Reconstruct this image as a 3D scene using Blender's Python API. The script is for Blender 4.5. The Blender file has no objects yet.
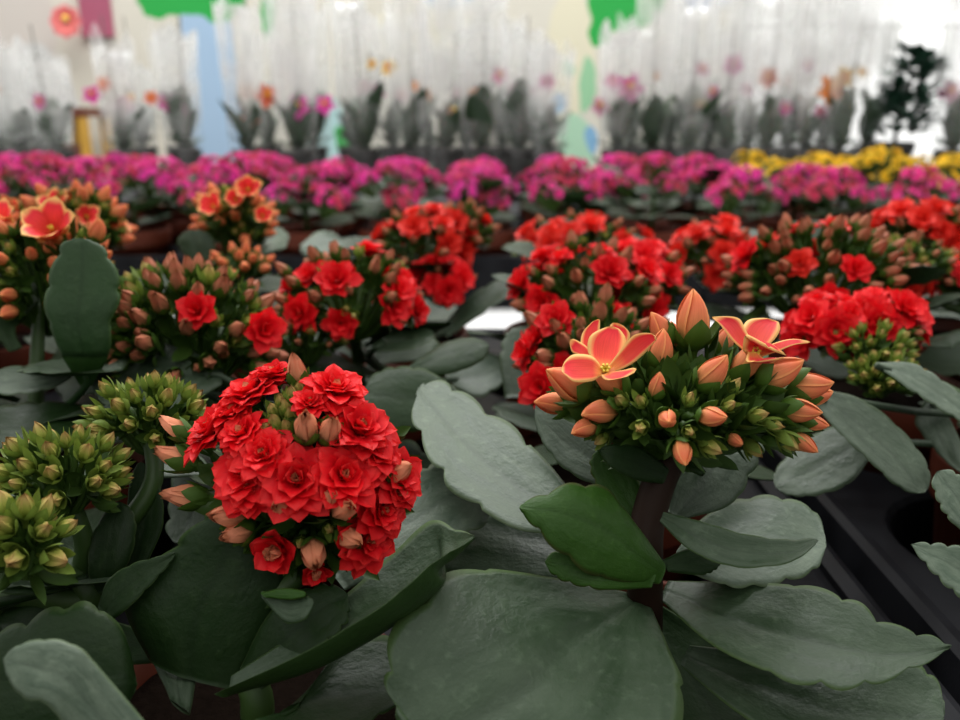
import bpy, bmesh, math, random
from mathutils import Vector, Matrix, noise

random.seed(7)
rnd = random.random
def U(a, b): return a + (b - a) * random.random()
V = Vector
scene = bpy.context.scene
COL = scene.collection
PI = math.pi

# ------------------------------------------------------------------ camera
F = 831.0
PITCH = math.radians(16.4)
CAM = V((0, 0, .27))
cF = V((0, math.cos(PITCH), -math.sin(PITCH)))
cU = V((0, math.sin(PITCH), math.cos(PITCH)))
def ray(px, py):
    return cF + V((1, 0, 0)) * ((px - 480) / F) + cU * (-(py - 360) / F)
def pd(px, py, d): return CAM + ray(px, py) * d
def pz(px, py, z):
    r = ray(px, py)
    return CAM + r * ((z - CAM.z) / r.z)
cd = bpy.data.cameras.new('camera'); cam = bpy.data.objects.new('camera', cd); COL.objects.link(cam)
cam.location = CAM; cam.rotation_euler = (PI / 2 - PITCH, 0, 0)
cd.sensor_width = 36; cd.lens = 36 * F / 960
cd.clip_start = .01
cd.dof.use_dof = True; cd.dof.focus_distance = .265; cd.dof.aperture_fstop = 10
scene.camera = cam

# ------------------------------------------------------------------ materials
def new_mat(name):
    m = bpy.data.materials.new(name); m.use_nodes = True
    nt = m.node_tree; nt.nodes.clear()
    out = nt.nodes.new('ShaderNodeOutputMaterial')
    return m, nt, out
def N(nt, t, **kw):
    n = nt.nodes.new(t)
    for k, v in kw.items():
        if k in n.inputs: n.inputs[k].default_value = v
        else: setattr(n, k, v)
    return n
def L(nt, a, b): nt.links.new(a, b)
def ramp(nt, fac, stops, interp='LINEAR'):
    r = nt.nodes.new('ShaderNodeValToRGB'); r.color_ramp.interpolation = interp
    e = r.color_ramp.elements
    while len(e) < len(stops): e.new(.5)
    for el, (p, c) in zip(e, stops):
        el.position = p; el.color = tuple(c) + (1,) if len(c) == 3 else c
    L(nt, fac, r.inputs[0]); return r.outputs[0]
def mixc(nt, fac, a, b, mode='MIX'):
    n = nt.nodes.new('ShaderNodeMix'); n.data_type = 'RGBA'; n.blend_type = mode
    for s, i in ((fac, 0), (a, 6), (b, 7)):
        if isinstance(s, (int, float)): n.inputs[i].default_value = s
        elif isinstance(s, tuple): n.inputs[i].default_value = s + (1,)
        else: L(nt, s, n.inputs[i])
    return n.outputs[2]
def math_(nt, op, a, b=None, clamp=False):
    n = nt.nodes.new('ShaderNodeMath'); n.operation = op; n.use_clamp = clamp
    for s, i in ((a, 0), (b, 1)):
        if s is None: continue
        if isinstance(s, (int, float)): n.inputs[i].default_value = s
        else: L(nt, s, n.inputs[i])
    return n.outputs[0]
def noise_(nt, scale, detail=3, rough=.55, vec=None, dist=0.0):
    n = N(nt, 'ShaderNodeTexNoise', Scale=scale, Detail=detail, Roughness=rough, Distortion=dist)
    if vec is not None: L(nt, vec, n.inputs['Vector'])
    return n.outputs[0]
def uvxy(nt):
    u = nt.nodes.new('ShaderNodeUVMap'); s = nt.nodes.new('ShaderNodeSeparateXYZ'); L(nt, u.outputs[0], s.inputs[0])
    return u.outputs[0], s.outputs[0], s.outputs[1]
def objco(nt): return nt.nodes.new('ShaderNodeTexCoord').outputs['Object']
def principled(nt, out, color, rough=.5, spec=.5, transl=0.0, tcol=None, bump=None, bstr=.3, bdist=.001):
    p = N(nt, 'ShaderNodeBsdfPrincipled')
    if isinstance(color, tuple): p.inputs['Base Color'].default_value = color + (1,)
    else: L(nt, color, p.inputs['Base Color'])
    if isinstance(rough, (int, float)): p.inputs['Roughness'].default_value = rough
    else: L(nt, rough, p.inputs['Roughness'])
    p.inputs['Specular IOR Level'].default_value = spec
    if bump is not None:
        b = N(nt, 'ShaderNodeBump', Strength=bstr, Distance=bdist); L(nt, bump, b.inputs['Height'])
        L(nt, b.outputs[0], p.inputs['Normal'])
    sh = p.outputs[0]
    if transl > 0:
        t = N(nt, 'ShaderNodeBsdfTranslucent'); c = color if tcol is None else tcol
        if isinstance(c, tuple): t.inputs[0].default_value = c + (1,)
        else: L(nt, c, t.inputs[0])
        m = N(nt, 'ShaderNodeMixShader'); m.inputs[0].default_value = transl
        L(nt, sh, m.inputs[1]); L(nt, t.outputs[0], m.inputs[2]); sh = m.outputs[0]
    L(nt, sh, out.inputs[0]); return p

def leaf_mat(name, base, dust_sheen, dust_sheen_amt, rim, back, spec=.34):
    m, nt, out = new_mat(name)
    uv, u, v = uvxy(nt)
    oc = objco(nt)
    n1 = noise_(nt, 38, 4, .6, oc); n2 = noise_(nt, 260, 3, .6, oc)
    mp = N(nt, 'ShaderNodeMapping'); mp.inputs['Scale'].default_value = (4, 3.0, 1); L(nt, uv, mp.inputs[0])
    n3 = noise_(nt, 1.0, 7, .66, mp.outputs[0], .6)
    c = mixc(nt, ramp(nt, n1, [(.3, (0, 0, 0)), (.72, (1, 1, 1))]), tuple(x * .8 for x in base), tuple(x * 1.18 for x in base))
    d = math_(nt, 'MULTIPLY', ramp(nt, n3, [(.36, (.12,) * 3), (.66, (1, 1, 1))]), dust_sheen_amt)
    c = mixc(nt, d, c, dust_sheen)  # dusty grey overlay, part of it sky sheen put into the colour
    c = mixc(nt, math_(nt, 'MULTIPLY', ramp(nt, n2, [(.56, (0, 0, 0)), (.75, (1, 1, 1))]), .26), c, tuple(min(1, x * 1.8) for x in dust_sheen))
    au = math_(nt, 'ABSOLUTE', math_(nt, 'SUBTRACT', u, .5))
    mid = ramp(nt, au, [(0, (1, 1, 1)), (.018, (.7,) * 3), (.05, (0, 0, 0))])
    c = mixc(nt, math_(nt, 'MULTIPLY', mid, .35), c, tuple(x * .55 for x in base))
    edge = ramp(nt, au, [(.455, (0, 0, 0)), (.5, (1, 1, 1))])
    c = mixc(nt, math_(nt, 'MULTIPLY', edge, .65), c, rim)
    # underside: without the dusty sheen, greener
    oi = N(nt, 'ShaderNodeAttribute', attribute_name='under')
    c = mixc(nt, oi.outputs['Fac'], c, back)
    rg = ramp(nt, n3, [(.3, (.36,) * 3), (.7, (.58,) * 3)])
    bmp = math_(nt, 'ADD', n2, math_(nt, 'MULTIPLY', n3, 1.1))
    principled(nt, out, c, rg, spec, .10, mixc(nt, .5, c, (.10, .22, .03)), bmp, .45, .0009)
    return m

def solid_mat(name, c, rough=.5, spec=.5, var=.25, scale=60, transl=0, bstr=.2):
    m, nt, out = new_mat(name); oc = objco(nt); n = noise_(nt, scale, 4, .6, oc)
    col = mixc(nt, n, tuple(x * (1 - var) for x in c), tuple(min(1, x * (1 + var)) for x in c))
    principled(nt, out, col, rough, spec, transl, None, n, bstr, .001); return m

def petal_mat(name, stops_v, edge=None, edge_w=.25, streak=None, transl=.25, rough=.45, spec=.18):
    """stops_v: ramp from petal base to tip; edge: colour of the rim"""
    m, nt, out = new_mat(name)
    uv, u, v = uvxy(nt)
    oc = objco(nt)
    c = ramp(nt, v, stops_v)
    rndn = N(nt, 'ShaderNodeObjectInfo')
    mp = N(nt, 'ShaderNodeMapping'); mp.inputs['Scale'].default_value = (14, 1.3, 1); L(nt, uv, mp.inputs[0])
    st = noise_(nt, 2.0, 3, .6, mp.outputs[0])
    hv = N(nt, 'ShaderNodeHueSaturation'); L(nt, c, hv.inputs['Color'])
    val = math_(nt, 'ADD', .72, math_(nt, 'MULTIPLY', st, .45))
    val = math_(nt, 'ADD', val, math_(nt, 'MULTIPLY', rndn.outputs['Random'], .2))
    L(nt, val, hv.inputs['Value']); c = hv.outputs[0]
    if edge:
        au = math_(nt, 'ABSOLUTE', math_(nt, 'SUBTRACT', u, .5))
        e1 = math_(nt, 'SUBTRACT', .5, au)                       # 0 at the rim
        e2 = math_(nt, 'MULTIPLY', math_(nt, 'SUBTRACT', 1.0, v), .9)
        e = math_(nt, 'MINIMUM', e1, e2)
        e = math_(nt, 'ADD', e, math_(nt, 'MULTIPLY', math_(nt, 'SUBTRACT', st, .5), edge_w * .7))
        f = ramp(nt, e, [(edge_w * .25, (1, 1, 1)), (edge_w, (0, 0, 0))])
        c = mixc(nt, f, c, edge)
    principled(nt, out, c, rough, spec, transl, None, st, .25, .0006)
    return m

M = {}
M['leaf'] = leaf_mat('kalanchoe leaf', (0.0148, 0.0377, 0.0115), (0.0664, 0.0960, 0.0578), .62, (0.0697, 0.1230, 0.0246), (0.0180, 0.0451, 0.0082))
M['leaf_pale'] = leaf_mat('dusty sheened kalanchoe leaf', (0.0369, 0.0656, 0.0377), (0.1320, 0.1692, 0.1194), .75, (0.1066, 0.1558, 0.0656), (0.0279, 0.0574, 0.0164))  # palest leaf: grey sky sheen mixed into its dusty colour
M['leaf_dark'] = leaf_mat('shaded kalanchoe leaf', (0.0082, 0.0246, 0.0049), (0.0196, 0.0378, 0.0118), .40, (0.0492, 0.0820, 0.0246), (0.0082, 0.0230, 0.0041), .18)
M['leaf_young'] = leaf_mat('young kalanchoe leaf', (0.0213, 0.0656, 0.0057), (0.0339, 0.0827, 0.0131), .4, (0.0820, 0.0738, 0.0246), (0.0213, 0.0656, 0.0066), .22)
M['leaf_mid'] = leaf_mat('mid kalanchoe leaf', (0.0180, 0.0377, 0.0156), (0.0868, 0.1141, 0.0774), .60, (0.0574, 0.0902, 0.0369), (0.0148, 0.0344, 0.0082))
M['leaf_green'] = leaf_mat('upright green kalanchoe leaf', (.017, .048, .012), (.034, .064, .026), .4, (.06, .11, .03), (.02, .055, .01), .2)
M['stem_brown'] = solid_mat('brown green stem', (.020, .010, .006), .55, .12, .4)
M['stem_green'] = solid_mat('green stem', (.030, .065, .012), .5, .4, .35)
M['stalk'] = solid_mat('flower stalk', (.042, .088, .012), .5, .35, .35)
M['calyx'] = solid_mat('calyx green', (.060, .125, .014), .5, .3, .45, 200, .15)
M['calyx_pale'] = solid_mat('pale calyx', (.16, .23, .035), .5, .35, .5, 200, .2)
M['red'] = petal_mat('red petal', [(0, (.55, .05, .03)), (.2, (.68, .007, .013)), (.7, (.76, .007, .014)), (1, (.86, .03, .028))], transl=.22)
M['red_b'] = petal_mat('coral red petal', [(0, (.55, .08, .04)), (.25, (.68, .014, .012)), (1, (.80, .04, .022))], transl=.2)
M['orange'] = petal_mat('orange petal', [(0, (.95, .42, .10)), (.22, (.82, .08, .05)), (.75, (.80, .035, .05)), (1, (.9, .2, .1))], (1.0, .60, .20), .19, transl=.22)
M['orange_out'] = petal_mat('salmon petal', [(0, (.52, .42, .10)), (.3, (.80, .30, .11)), (1, (.88, .27, .11))], (.95, .42, .12), .12, transl=.2)
M['salmon_bud'] = petal_mat('salmon bud', [(0, (.42, .36, .08)), (.28, (.66, .25, .09)), (.7, (.74, .18, .08)), (1, (.84, .20, .07))], (.96, .38, .14), .11, transl=.15)
M['peach_bud'] = petal_mat('peach bud', [(0, (.36, .38, .08)), (.3, (.70, .27, .13)), (.8, (.76, .27, .15)), (1, (.42, .14, .06))], transl=.12)
M['rust_bud'] = petal_mat('rust bud', [(0, (.22, .26, .05)), (.35, (.38, .19, .085)), (.8, (.48, .15, .085)), (1, (.34, .12, .05))], transl=.12)
M['green_bud'] = petal_mat('green bud', [(0, (.12, .20, .02)), (.5, (.34, .36, .07)), (.85, (.44, .30, .10)), (1, (.30, .15, .05))], transl=.15)
M['magenta'] = petal_mat('magenta petal', [(0, (.40, .02, .13)), (.4, (.68, .028, .22)), (1, (.84, .10, .37))], transl=.22)
M['magenta_bright'] = petal_mat('bright magenta petal', [(0, (.50, .02, .20)), (.4, (.72, .03, .33)), (1, (.84, .10, .44))], transl=.22)
M['pink_red'] = petal_mat('rose petal', [(0, (.36, .03, .05)), (.4, (.56, .035, .10)), (1, (.70, .10, .17))], transl=.2)
M['yellow'] = petal_mat('yellow petal', [(0, (.6, .35, .02)), (.4, (.85, .52, .02)), (1, (.9, .68, .05))], transl=.22)
M['orchid_pink'] = petal_mat('pink orchid petal', [(0, (.6, .02, .25)), (1, (.72, .10, .42))], transl=.3)
M['orchid_pale'] = petal_mat('pale orchid petal', [(0, (.6, .2, .35)), (1, (.85, .55, .65))], transl=.3)
M['orchid_orange'] = petal_mat('orange orchid petal', [(0, (.8, .25, .05)), (1, (.85, .30, .08))], transl=.3)
M['orchid_salmon'] = petal_mat('salmon orchid petal', [(0, (.7, .12, .06)), (1, (.8, .22, .13))], transl=.3)
M['orchid_yellow'] = petal_mat('yellow orchid petal', [(0, (.75, .35, .03)), (1, (.9, .62, .08))], transl=.3)
M['orchid_leaf'] = solid_mat('orchid leaf', (.028, .060, .024), .4, .5, .5, 20)
M['stake'] = solid_mat('plant stake', (.06, .055, .045), .6, .3, .2)
M['bush'] = solid_mat('dark bush leaf', (.018, .060, .036), .45, .5, .4, 30)
M['pot'] = solid_mat('terracotta plastic pot', (.085, .018, .008), .55, .15, .25, 40)
M['pot_dark'] = solid_mat('dark nursery pot', (.03, .028, .026), .45, .4, .3, 40)
M['soil'] = solid_mat('potting soil', (.008, .005, .0035), .95, .02, .6, 300, 0, .9)
def tray_mat():
    m, nt, out = new_mat('black tray plastic'); oc = objco(nt)
    n = noise_(nt, 22, 5, .65, oc); g = noise_(nt, 900, 2, .5, oc)
    c = mixc(nt, ramp(nt, n, [(.35, (0, 0, 0)), (.75, (1, 1, 1))]), (.005, .005, .006), (.014, .0145, .017))
    principled(nt, out, c, ramp(nt, n, [(.3, (.36,) * 3), (.7, (.55,) * 3)]), .07, 0, None, g, .15, .0005); return m
M['tray'] = tray_mat()
M['white_bench'] = solid_mat('white bench sheet', (.75, .75, .74), .6, .3, .06, 8)
M['metal'] = solid_mat('galvanised steel', (.16, .165, .17), .4, .5, .15, 25)
M['wood_yellow'] = solid_mat('yellow wood', (.60, .33, .05), .5, .4, .2, 15)
M['wood_red'] = solid_mat('red brown wood', (.16, .05, .03), .5, .4, .3, 15)
M['frame_white'] = solid_mat('white window frame', (.8, .8, .8), .45, .4, .05, 10)
M['paper_pink'] = petal_mat('pink paper', [(0, (.80, .20, .16)), (1, (.80, .26, .28))], transl=.3)
M['paper_yellow'] = solid_mat('yellow paper', (.95, .65, .12), .6, .3, .1, 40)
M['maroon'] = solid_mat('maroon board', (.38, .10, .16), .6, .3, .15, 10)
M['lime'] = solid_mat('lime leaf', (.25, .55, .05), .5, .3, .2, 10)
M['stamen'] = solid_mat('yellow stamen', (.75, .55, .06), .5, .3, .2, 100)

def sleeve_mat():
    m, nt, out = new_mat('clear plastic sleeve'); uv, u, v = uvxy(nt)
    mp = N(nt, 'ShaderNodeMapping'); mp.inputs['Scale'].default_value = (6, .7, 1); L(nt, uv, mp.inputs[0])
    oi = N(nt, 'ShaderNodeObjectInfo'); L(nt, math_(nt, 'MULTIPLY', oi.outputs['Random'], 37.0), mp.inputs['Location'])
    st = noise_(nt, 1.0, 2, .5, mp.outputs[0], .5)
    pn = noise_(nt, 6.0, 1.5, .45, objco(nt), .8)
    st = math_(nt, 'ADD', math_(nt, 'MULTIPLY', st, .45), math_(nt, 'MULTIPLY', pn, .55))
    f = ramp(nt, st, [(.38, (.10,) * 3), (.50, (.42,) * 3), (.62, (.97,) * 3)])  # white streaks and patches paint highlights and haze onto the plastic
    f = math_(nt, 'MULTIPLY', f, ramp(nt, v, [(0, (.22,) * 3), (.28, (.35,) * 3), (.45, (.9,) * 3), (1, (1,) * 3)]))
    tr = N(nt, 'ShaderNodeBsdfTransparent')
    df = N(nt, 'ShaderNodeBsdfDiffuse'); df.inputs[0].default_value = (.97, .97, .96, 1)
    tl = N(nt, 'ShaderNodeBsdfTranslucent'); tl.inputs[0].default_value = (.97, .97, .96, 1)
    gl = N(nt, 'ShaderNodeBsdfGlossy', Roughness=.28); gl.inputs[0].default_value = (.9, .9, .9, 1)
    a = N(nt, 'ShaderNodeMixShader'); a.inputs[0].default_value = .5; L(nt, df.outputs[0], a.inputs[1]); L(nt, tl.outputs[0], a.inputs[2])
    b = N(nt, 'ShaderNodeMixShader'); b.inputs[0].default_value = .2; L(nt, a.outputs[0], b.inputs[1]); L(nt, gl.outputs[0], b.inputs[2])
    c = N(nt, 'ShaderNodeMixShader'); L(nt, f, c.inputs[0]); L(nt, tr.outputs[0], c.inputs[1]); L(nt, b.outputs[0], c.inputs[2])
    L(nt, c.outputs[0], out.inputs[0]); return m
M['sleeve'] = sleeve_mat()

def glass_mat():
    m, nt, out = new_mat('window glass')
    tr = N(nt, 'ShaderNodeBsdfTransparent'); gl = N(nt, 'ShaderNodeBsdfGlossy', Roughness=.05)
    c = N(nt, 'ShaderNodeMixShader'); c.inputs[0].default_value = .06
    L(nt, tr.outputs[0], c.inputs[1]); L(nt, gl.outputs[0], c.inputs[2]); L(nt, c.outputs[0], out.inputs[0]); return m
M['glass'] = glass_mat()

WALLY = 3.2
def wx(px, py):
    r = ray(px, py); return r.x * WALLY / r.y
def wz(py):
    r = ray(480, py); return CAM.z + r.z * (WALLY / r.y)
def mural_mat():
    m, nt, out = new_mat('painted mural wall')
    g = nt.nodes.new('ShaderNodeNewGeometry'); pos = g.outputs['Position']
    nz = N(nt, 'ShaderNodeTexNoise', Scale=5.0, Detail=4.0)
    L(nt, pos, nz.inputs['Vector'])
    sub = N(nt, 'ShaderNodeVectorMath', operation='SUBTRACT'); L(nt, nz.outputs['Color'], sub.inputs[0]); sub.inputs[1].default_value = (.5, .5, .5)
    sc = N(nt, 'ShaderNodeVectorMath', operation='SCALE'); L(nt, sub.outputs[0], sc.inputs[0]); sc.inputs['Scale'].default_value = .10
    ad = N(nt, 'ShaderNodeVectorMath', operation='ADD'); L(nt, pos, ad.inputs[0]); L(nt, sc.outputs[0], ad.inputs[1])
    sx = nt.nodes.new('ShaderNodeSeparateXYZ'); L(nt, ad.outputs[0], sx.inputs[0])
    n2 = noise_(nt, 2.2, 3, .5, pos)
    c = mixc(nt, n2, (.56, .53, .44), (.72, .69, .61))
    GREEN = (.03, .36, .07); BLUE = (.22, .42, .62); SKY = (.36, .50, .66); AQ = (.42, .62, .62); MINT = (.30, .55, .33); PALE = (.70, .66, .50)
    blobs = [(-10, 30, 70, 70, (.60, .55, .50)), (40, 110, 40, 60, (.62, .62, .60)),
             (212, 100, 26, 120, SKY), (222, 150, 32, 60, SKY), (330, 145, 26, 45, AQ), (342, 140, 6, 12, GREEN),
             (190, -4, 52, 17, GREEN), (160, 6, 16, 8, GREEN), (215, 8, 14, 12, GREEN), (268, 12, 8, 20, GREEN), (100, -30, 30, 20, MINT),
             (450, -8, 28, 14, BLUE), (425, 30, 60, 20, PALE), (570, 60, 26, 60, PALE), (625, 5, 36, 26, GREEN), (600, 30, 10, 16, GREEN),
             (572, 68, 6, 9, MINT), (588, 85, 7, 26, MINT), (562, 103, 7, 9, BLUE), (575, 150, 18, 36, (.40, .62, .45)), (590, 142, 6, 12, BLUE),
             (700, -10, 40, 20, (.6, .62, .66))]
    for px, py, rx, ry, colr in blobs:
        cx, cz = wx(px, py), wz(py); ax = rx / F * 3.12; az = ry / F * 3.25
        dx = math_(nt, 'DIVIDE', math_(nt, 'SUBTRACT', sx.outputs[0], cx), ax)
        dz = math_(nt, 'DIVIDE', math_(nt, 'SUBTRACT', sx.outputs[2], cz), az)
        r2 = math_(nt, 'ADD', math_(nt, 'POWER', math_(nt, 'ABSOLUTE', dx), 2.0), math_(nt, 'POWER', math_(nt, 'ABSOLUTE', dz), 2.0))
        k = ramp(nt, r2, [(.85, (1, 1, 1)), (1.0, (0, 0, 0))])
        c = mixc(nt, k, c, colr)
    principled(nt, out, c, .8, .2); return m
M['mural'] = mural_mat()
M['concrete'] = solid_mat('concrete floor', (.30, .29, .27), .8, .2, .25, 6)

# ------------------------------------------------------------------ object helpers
def mesh_obj(name, me, mat=None, parent=None, mw=None):
    o = bpy.data.objects.new(name, me); COL.objects.link(o)
    if mat is not None and not me.materials:
        for mm in (mat if isinstance(mat, (list, tuple)) else [mat]): me.materials.append(mm)
    if parent is not None: o.parent = parent
    if mw is not None: o.matrix_local = mw
    return o
def empty(name, loc, label, cat, group=None):
    o = bpy.data.objects.new(name, None); COL.objects.link(o); o.location = loc; o.empty_display_size = .02
    o['label'] = label; o['category'] = cat
    if group: o['group'] = group
    return o
def tag(o, label, cat, group=None):
    o['label'] = label; o['category'] = cat
    if group: o['group'] = group
    return o
def structure(o): o['kind'] = 'structure'; return o

class MB:
    """collects geometry with uv for one mesh"""
    def __init__(s): s.v = []; s.f = []; s.uv = []; s.mi = []; s.un = []
    def grid(s, P, UV, mi=0, closed=False, under=None):
        b = len(s.v); R = len(P); C = len(P[0])
        for i in range(R):
            for j in range(C):
                s.v.append(tuple(P[i][j])); s.uv.append(UV[i][j]); s.un.append(under[i][j] if under else 0.0)
        for i in range(R - 1):
            for j in range(C if closed else C - 1):
                j2 = (j + 1) % C
                s.f.append((b + i * C + j, b + i * C + j2, b + (i + 1) * C + j2, b + (i + 1) * C + j)); s.mi.append(mi)
        return b
    def face(s, idx, mi=0): s.f.append(tuple(idx)); s.mi.append(mi)
    def tube(s, pts, rad, n=8, mi=0, cap=True):
        pts = [V(p) for p in pts]
        if not isinstance(rad, (list, tuple)): rad = [rad] * len(pts)
        P = []; UVs = []
        for i, p in enumerate(pts):
            t = (pts[min(i + 1, len(pts) - 1)] - pts[max(i - 1, 0)])
            t = t.normalized() if t.length > 1e-9 else V((0, 0, 1))
            a = t.cross(V((0.37, .93, .05))).normalized(); b = t.cross(a)
            P.append([p + (a * math.cos(2 * PI * k / n) + b * math.sin(2 * PI * k / n)) * rad[i] for k in range(n)])
            UVs.append([(k / n, i / (len(pts) - 1)) for k in range(n)])
        bs = s.grid(P, UVs, mi, True)
        if cap:
            s.face([bs + k for k in reversed(range(n))], mi)
            s.face([bs + (len(pts) - 1) * n + k for k in range(n)], mi)
    def lathe(s, prof, n=24, mi=0, mat=None):
        P = [[V((r * math.cos(2 * PI * k / n), r * math.sin(2 * PI * k / n), z)) for k in range(n)] for r, z in prof]
        if mat is not None: P = [[mat @ p for p in row] for row in P]
        UVs = [[(k / n, i / (len(prof) - 1)) for k in range(n)] for i in range(len(prof))]
        return s.grid(P, UVs, mi, True)
    def box(s, x0, x1, y0, y1, z0, z1, mi=0):
        b = len(s.v)
        for x in (x0, x1):
            for y in (y0, y1):
                for z in (z0, z1): s.v.append((x, y, z)); s.uv.append((0, 0)); s.un.append(0)
        for q in ((0, 1, 3, 2), (4, 6, 7, 5), (0, 4, 5, 1), (2, 3, 7, 6), (0, 2, 6, 4), (1, 5, 7, 3)):
            s.face([b + k for k in q], mi)
    def add(s, o, mat, mi=None):
        b = len(s.v)
        s.v += [tuple(mat @ V(p)) for p in o.v]; s.uv += o.uv; s.un += o.un
        s.f += [tuple(b + k for k in f) for f in o.f]; s.mi += o.mi if mi is None else [mi] * len(o.f)
    def mesh(s, name, mats, smooth=True):
        me = bpy.data.meshes.new(name); me.from_pydata(s.v, [], s.f)
        for mm in (mats if isinstance(mats, (list, tuple)) else [mats]): me.materials.append(mm)
        me.polygons.foreach_set('material_index', s.mi)
        me.polygons.foreach_set('use_smooth', [smooth] * len(s.f))
        ul = me.uv_layers.new(name='UVMap')
        li = [0] * len(me.loops); me.loops.foreach_get('vertex_index', li)
        flat = []
        for i in li: flat += s.uv[i]
        ul.data.foreach_set('uv', flat)
        if any(s.un):
            at = me.attributes.new('under', 'FLOAT', 'POINT'); at.data.foreach_set('value', s.un)
        me.update(); return me

def frame(d, roll=0.0, pos=None, s=1.0):
    d = V(d).normalized(); a = d.cross(V((0, .2, 1)))
    if a.length < 1e-3: a = d.cross(V((1, 0, 0)))
    a.normalize(); b = d.cross(a)
    m = Matrix((a, b, d)).transposed().to_4x4() @ Matrix.Rotation(roll, 4, 'Z') @ Matrix.Scale(s, 4)
    if pos is not None: m = Matrix.Translation(pos) @ m
    return m

def cr(pts, t):
    n = len(pts) - 1; x = min(max(t, 0), 1) * n; i = min(int(x), n - 1); f = x - i
    p1, p2 = pts[i], pts[i + 1]; p0 = pts[i - 1] if i > 0 else p1 * 2 - p2; p3 = pts[i + 2] if i + 2 <= n else p2 * 2 - p1
    return .5 * ((2 * p1) + (p2 - p0) * f + (2 * p0 - 5 * p1 + 4 * p2 - p3) * f * f + (3 * p1 - p0 - 3 * p2 + p3) * f ** 3)

def leaf_geo(st, cup=.08, th=.0022, scal=.10, ns=4, nv=40, nu=14, groove=.035, wav=.02, seed=0, up=V((0, -.25, 1)), taper=True):
    """st: list of (left, right) vectors from base to tip"""
    Ls = [V(a) for a, b in st]; Rs = [V(b) for a, b in st]
    mb = MB(); P = []; UVs = []; UN = []
    cl = [(cr(Ls, i / nv) + cr(Rs, i / nv)) * .5 for i in range(nv + 1)]
    wmax = max((cr(Ls, i / nv) - cr(Rs, i / nv)).length * .5 for i in range(nv + 1))
    for i in range(nv + 1):
        t = i / nv
        l, r = cr(Ls, t), cr(Rs, t); c = cl[i]
        T = (cl[min(i + 1, nv)] - cl[max(i - 1, 0)]).normalized()
        S = (r - l) * .5; w = S.length
        if w < 1e-6: S = T.cross(up).normalized() * 1e-5; w = 1e-5
        Sd = S / w
        n = Sd.cross(T); n = n.normalized() if n.length > 1e-6 else V((0, 0, 1))
        if n.dot(up) < 0: n = -n
        # closing at the tip
        k = 1.0
        if t > .9: k = math.sqrt(max(0, 1 - ((t - .9) / .1) ** 2)) * .65 + .35
        if i == nv: k = .12
        sc = 0.0
        if t > .30 and t < .97:
            sc = (abs(math.sin(PI * (ns * (t - .30) / .67 + .0))) ** .6 - .68) * scal * 1.7
        tk = th * (1.25 - .55 * t)
        row = []; uvr = []; un = []
        def pt(u, sgn):
            ws = w * (k + (sc if abs(u) > .001 else 0) * abs(u) ** 3 * (wmax / max(w, wmax * .4)))
            e = max(0.0, 1 - abs(u) ** 2.6)
            off = -cup * w * (1 - u * u) - groove * w * math.exp(-(u / .10) ** 2) * (1 - t) ** .5
            wv = noise.noise(V((u * 1.4 + seed * 3.1, t * 3.0, seed * 1.7))) * wav * wmax * 2
            return c + Sd * (u * ws) + n * (off + wv + sgn * tk * .5 * math.sqrt(e) * (.3 + .7 * min(1, w / wmax * 1.5)))
        for j in range(nu + 1):
            u = -1 + 2 * j / nu; row.append(pt(u, 1)); uvr.append(((u + 1) / 2, t)); un.append(0.0)
        for j in range(nu + 1):
            u = 1 - 2 * j / nu
            if j in (0, nu): u *= .995
            row.append(pt(u, -1)); uvr.append(((u + 1) / 2, t)); un.append(1.0)
        P.append(row); UVs.append(uvr); UN.append(un)
    b = mb.grid(P, UVs, 0, True, UN); C = 2 * (nu + 1)
    mb.face([b + k for k in range(C)]); mb.face([b + nv * C + k for k in reversed(range(C))])
    return mb
LEAFN = [0]
def hero_leaf(root, st, mat, name='leaf', **kw):
    LEAFN[0] += 1
    loc = root.location
    st = [(V(a) - loc, V(b) - loc) for a, b in st]
    mb = leaf_geo(st, seed=LEAFN[0], **kw)
    b = (st[0][0] + st[0][1]) * .5
    axis = V((0, 0, max(.104, min(b.z - .008, .135))))
    if (9 if 'nearest the lens' in root['label'] else .012) < (b - axis).length < .22:           # leaf stalk down to the stem
        nx = (st[1][0] + st[1][1]) * .5
        q = [axis, b.lerp(axis, .5) + V((0, 0, -.006)), b, b.lerp(nx, .35)]
        mb.tube([cr(q, i / 10) for i in range(11)], [.0022 - .0008 * i / 10 for i in range(11)], 6)
    return mesh_obj(name, mb.mesh('leaf', M[mat]), None, root)

# library leaves, unit length along +X
def lib_leaf(i, broad=.33, arch=.35, petiole=.16, res=(24, 10)):
    st = []
    prof = [0.045, .05, .10, .24, .31, .33, .31, .24, .13, .05]
    n = len(prof)
    for k, w in enumerate(prof):
        t = k / (n - 1); x = t
        z = arch * (t - t * t * 1.15) + 0.0
        w = w * broad / .33
        st.append((V((x, w, z)), V((x, -w, z))))
    return leaf_geo(st, cup=U(.05, .35), th=.022, scal=.12, ns=random.choice((3, 4, 4, 5)), nv=res[0], nu=res[1], groove=.05, wav=.035, seed=100 + i, up=V((0, 0, 1)))
LIB = {}
for mk in ('leaf_mid', 'leaf', 'leaf_dark', 'leaf_pale'):
    LIB[mk] = [lib_leaf(i, U(.30, .40), U(.05, .6)).mesh('leaf', M[mk]) for i in range(5)]
def leaf_inst(root, mk, base, az, elev, length, tilt=0.0, name='leaf'):
    me = random.choice(LIB[mk])
    m = Matrix.Translation(V(base)) @ Matrix.Rotation(az, 4, 'Z') @ Matrix.Rotation(-elev, 4, 'Y') @ Matrix.Rotation(tilt, 4, 'X') @ Matrix.Scale(length, 4)
    return mesh_obj(name, me, None, root, m)

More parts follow.
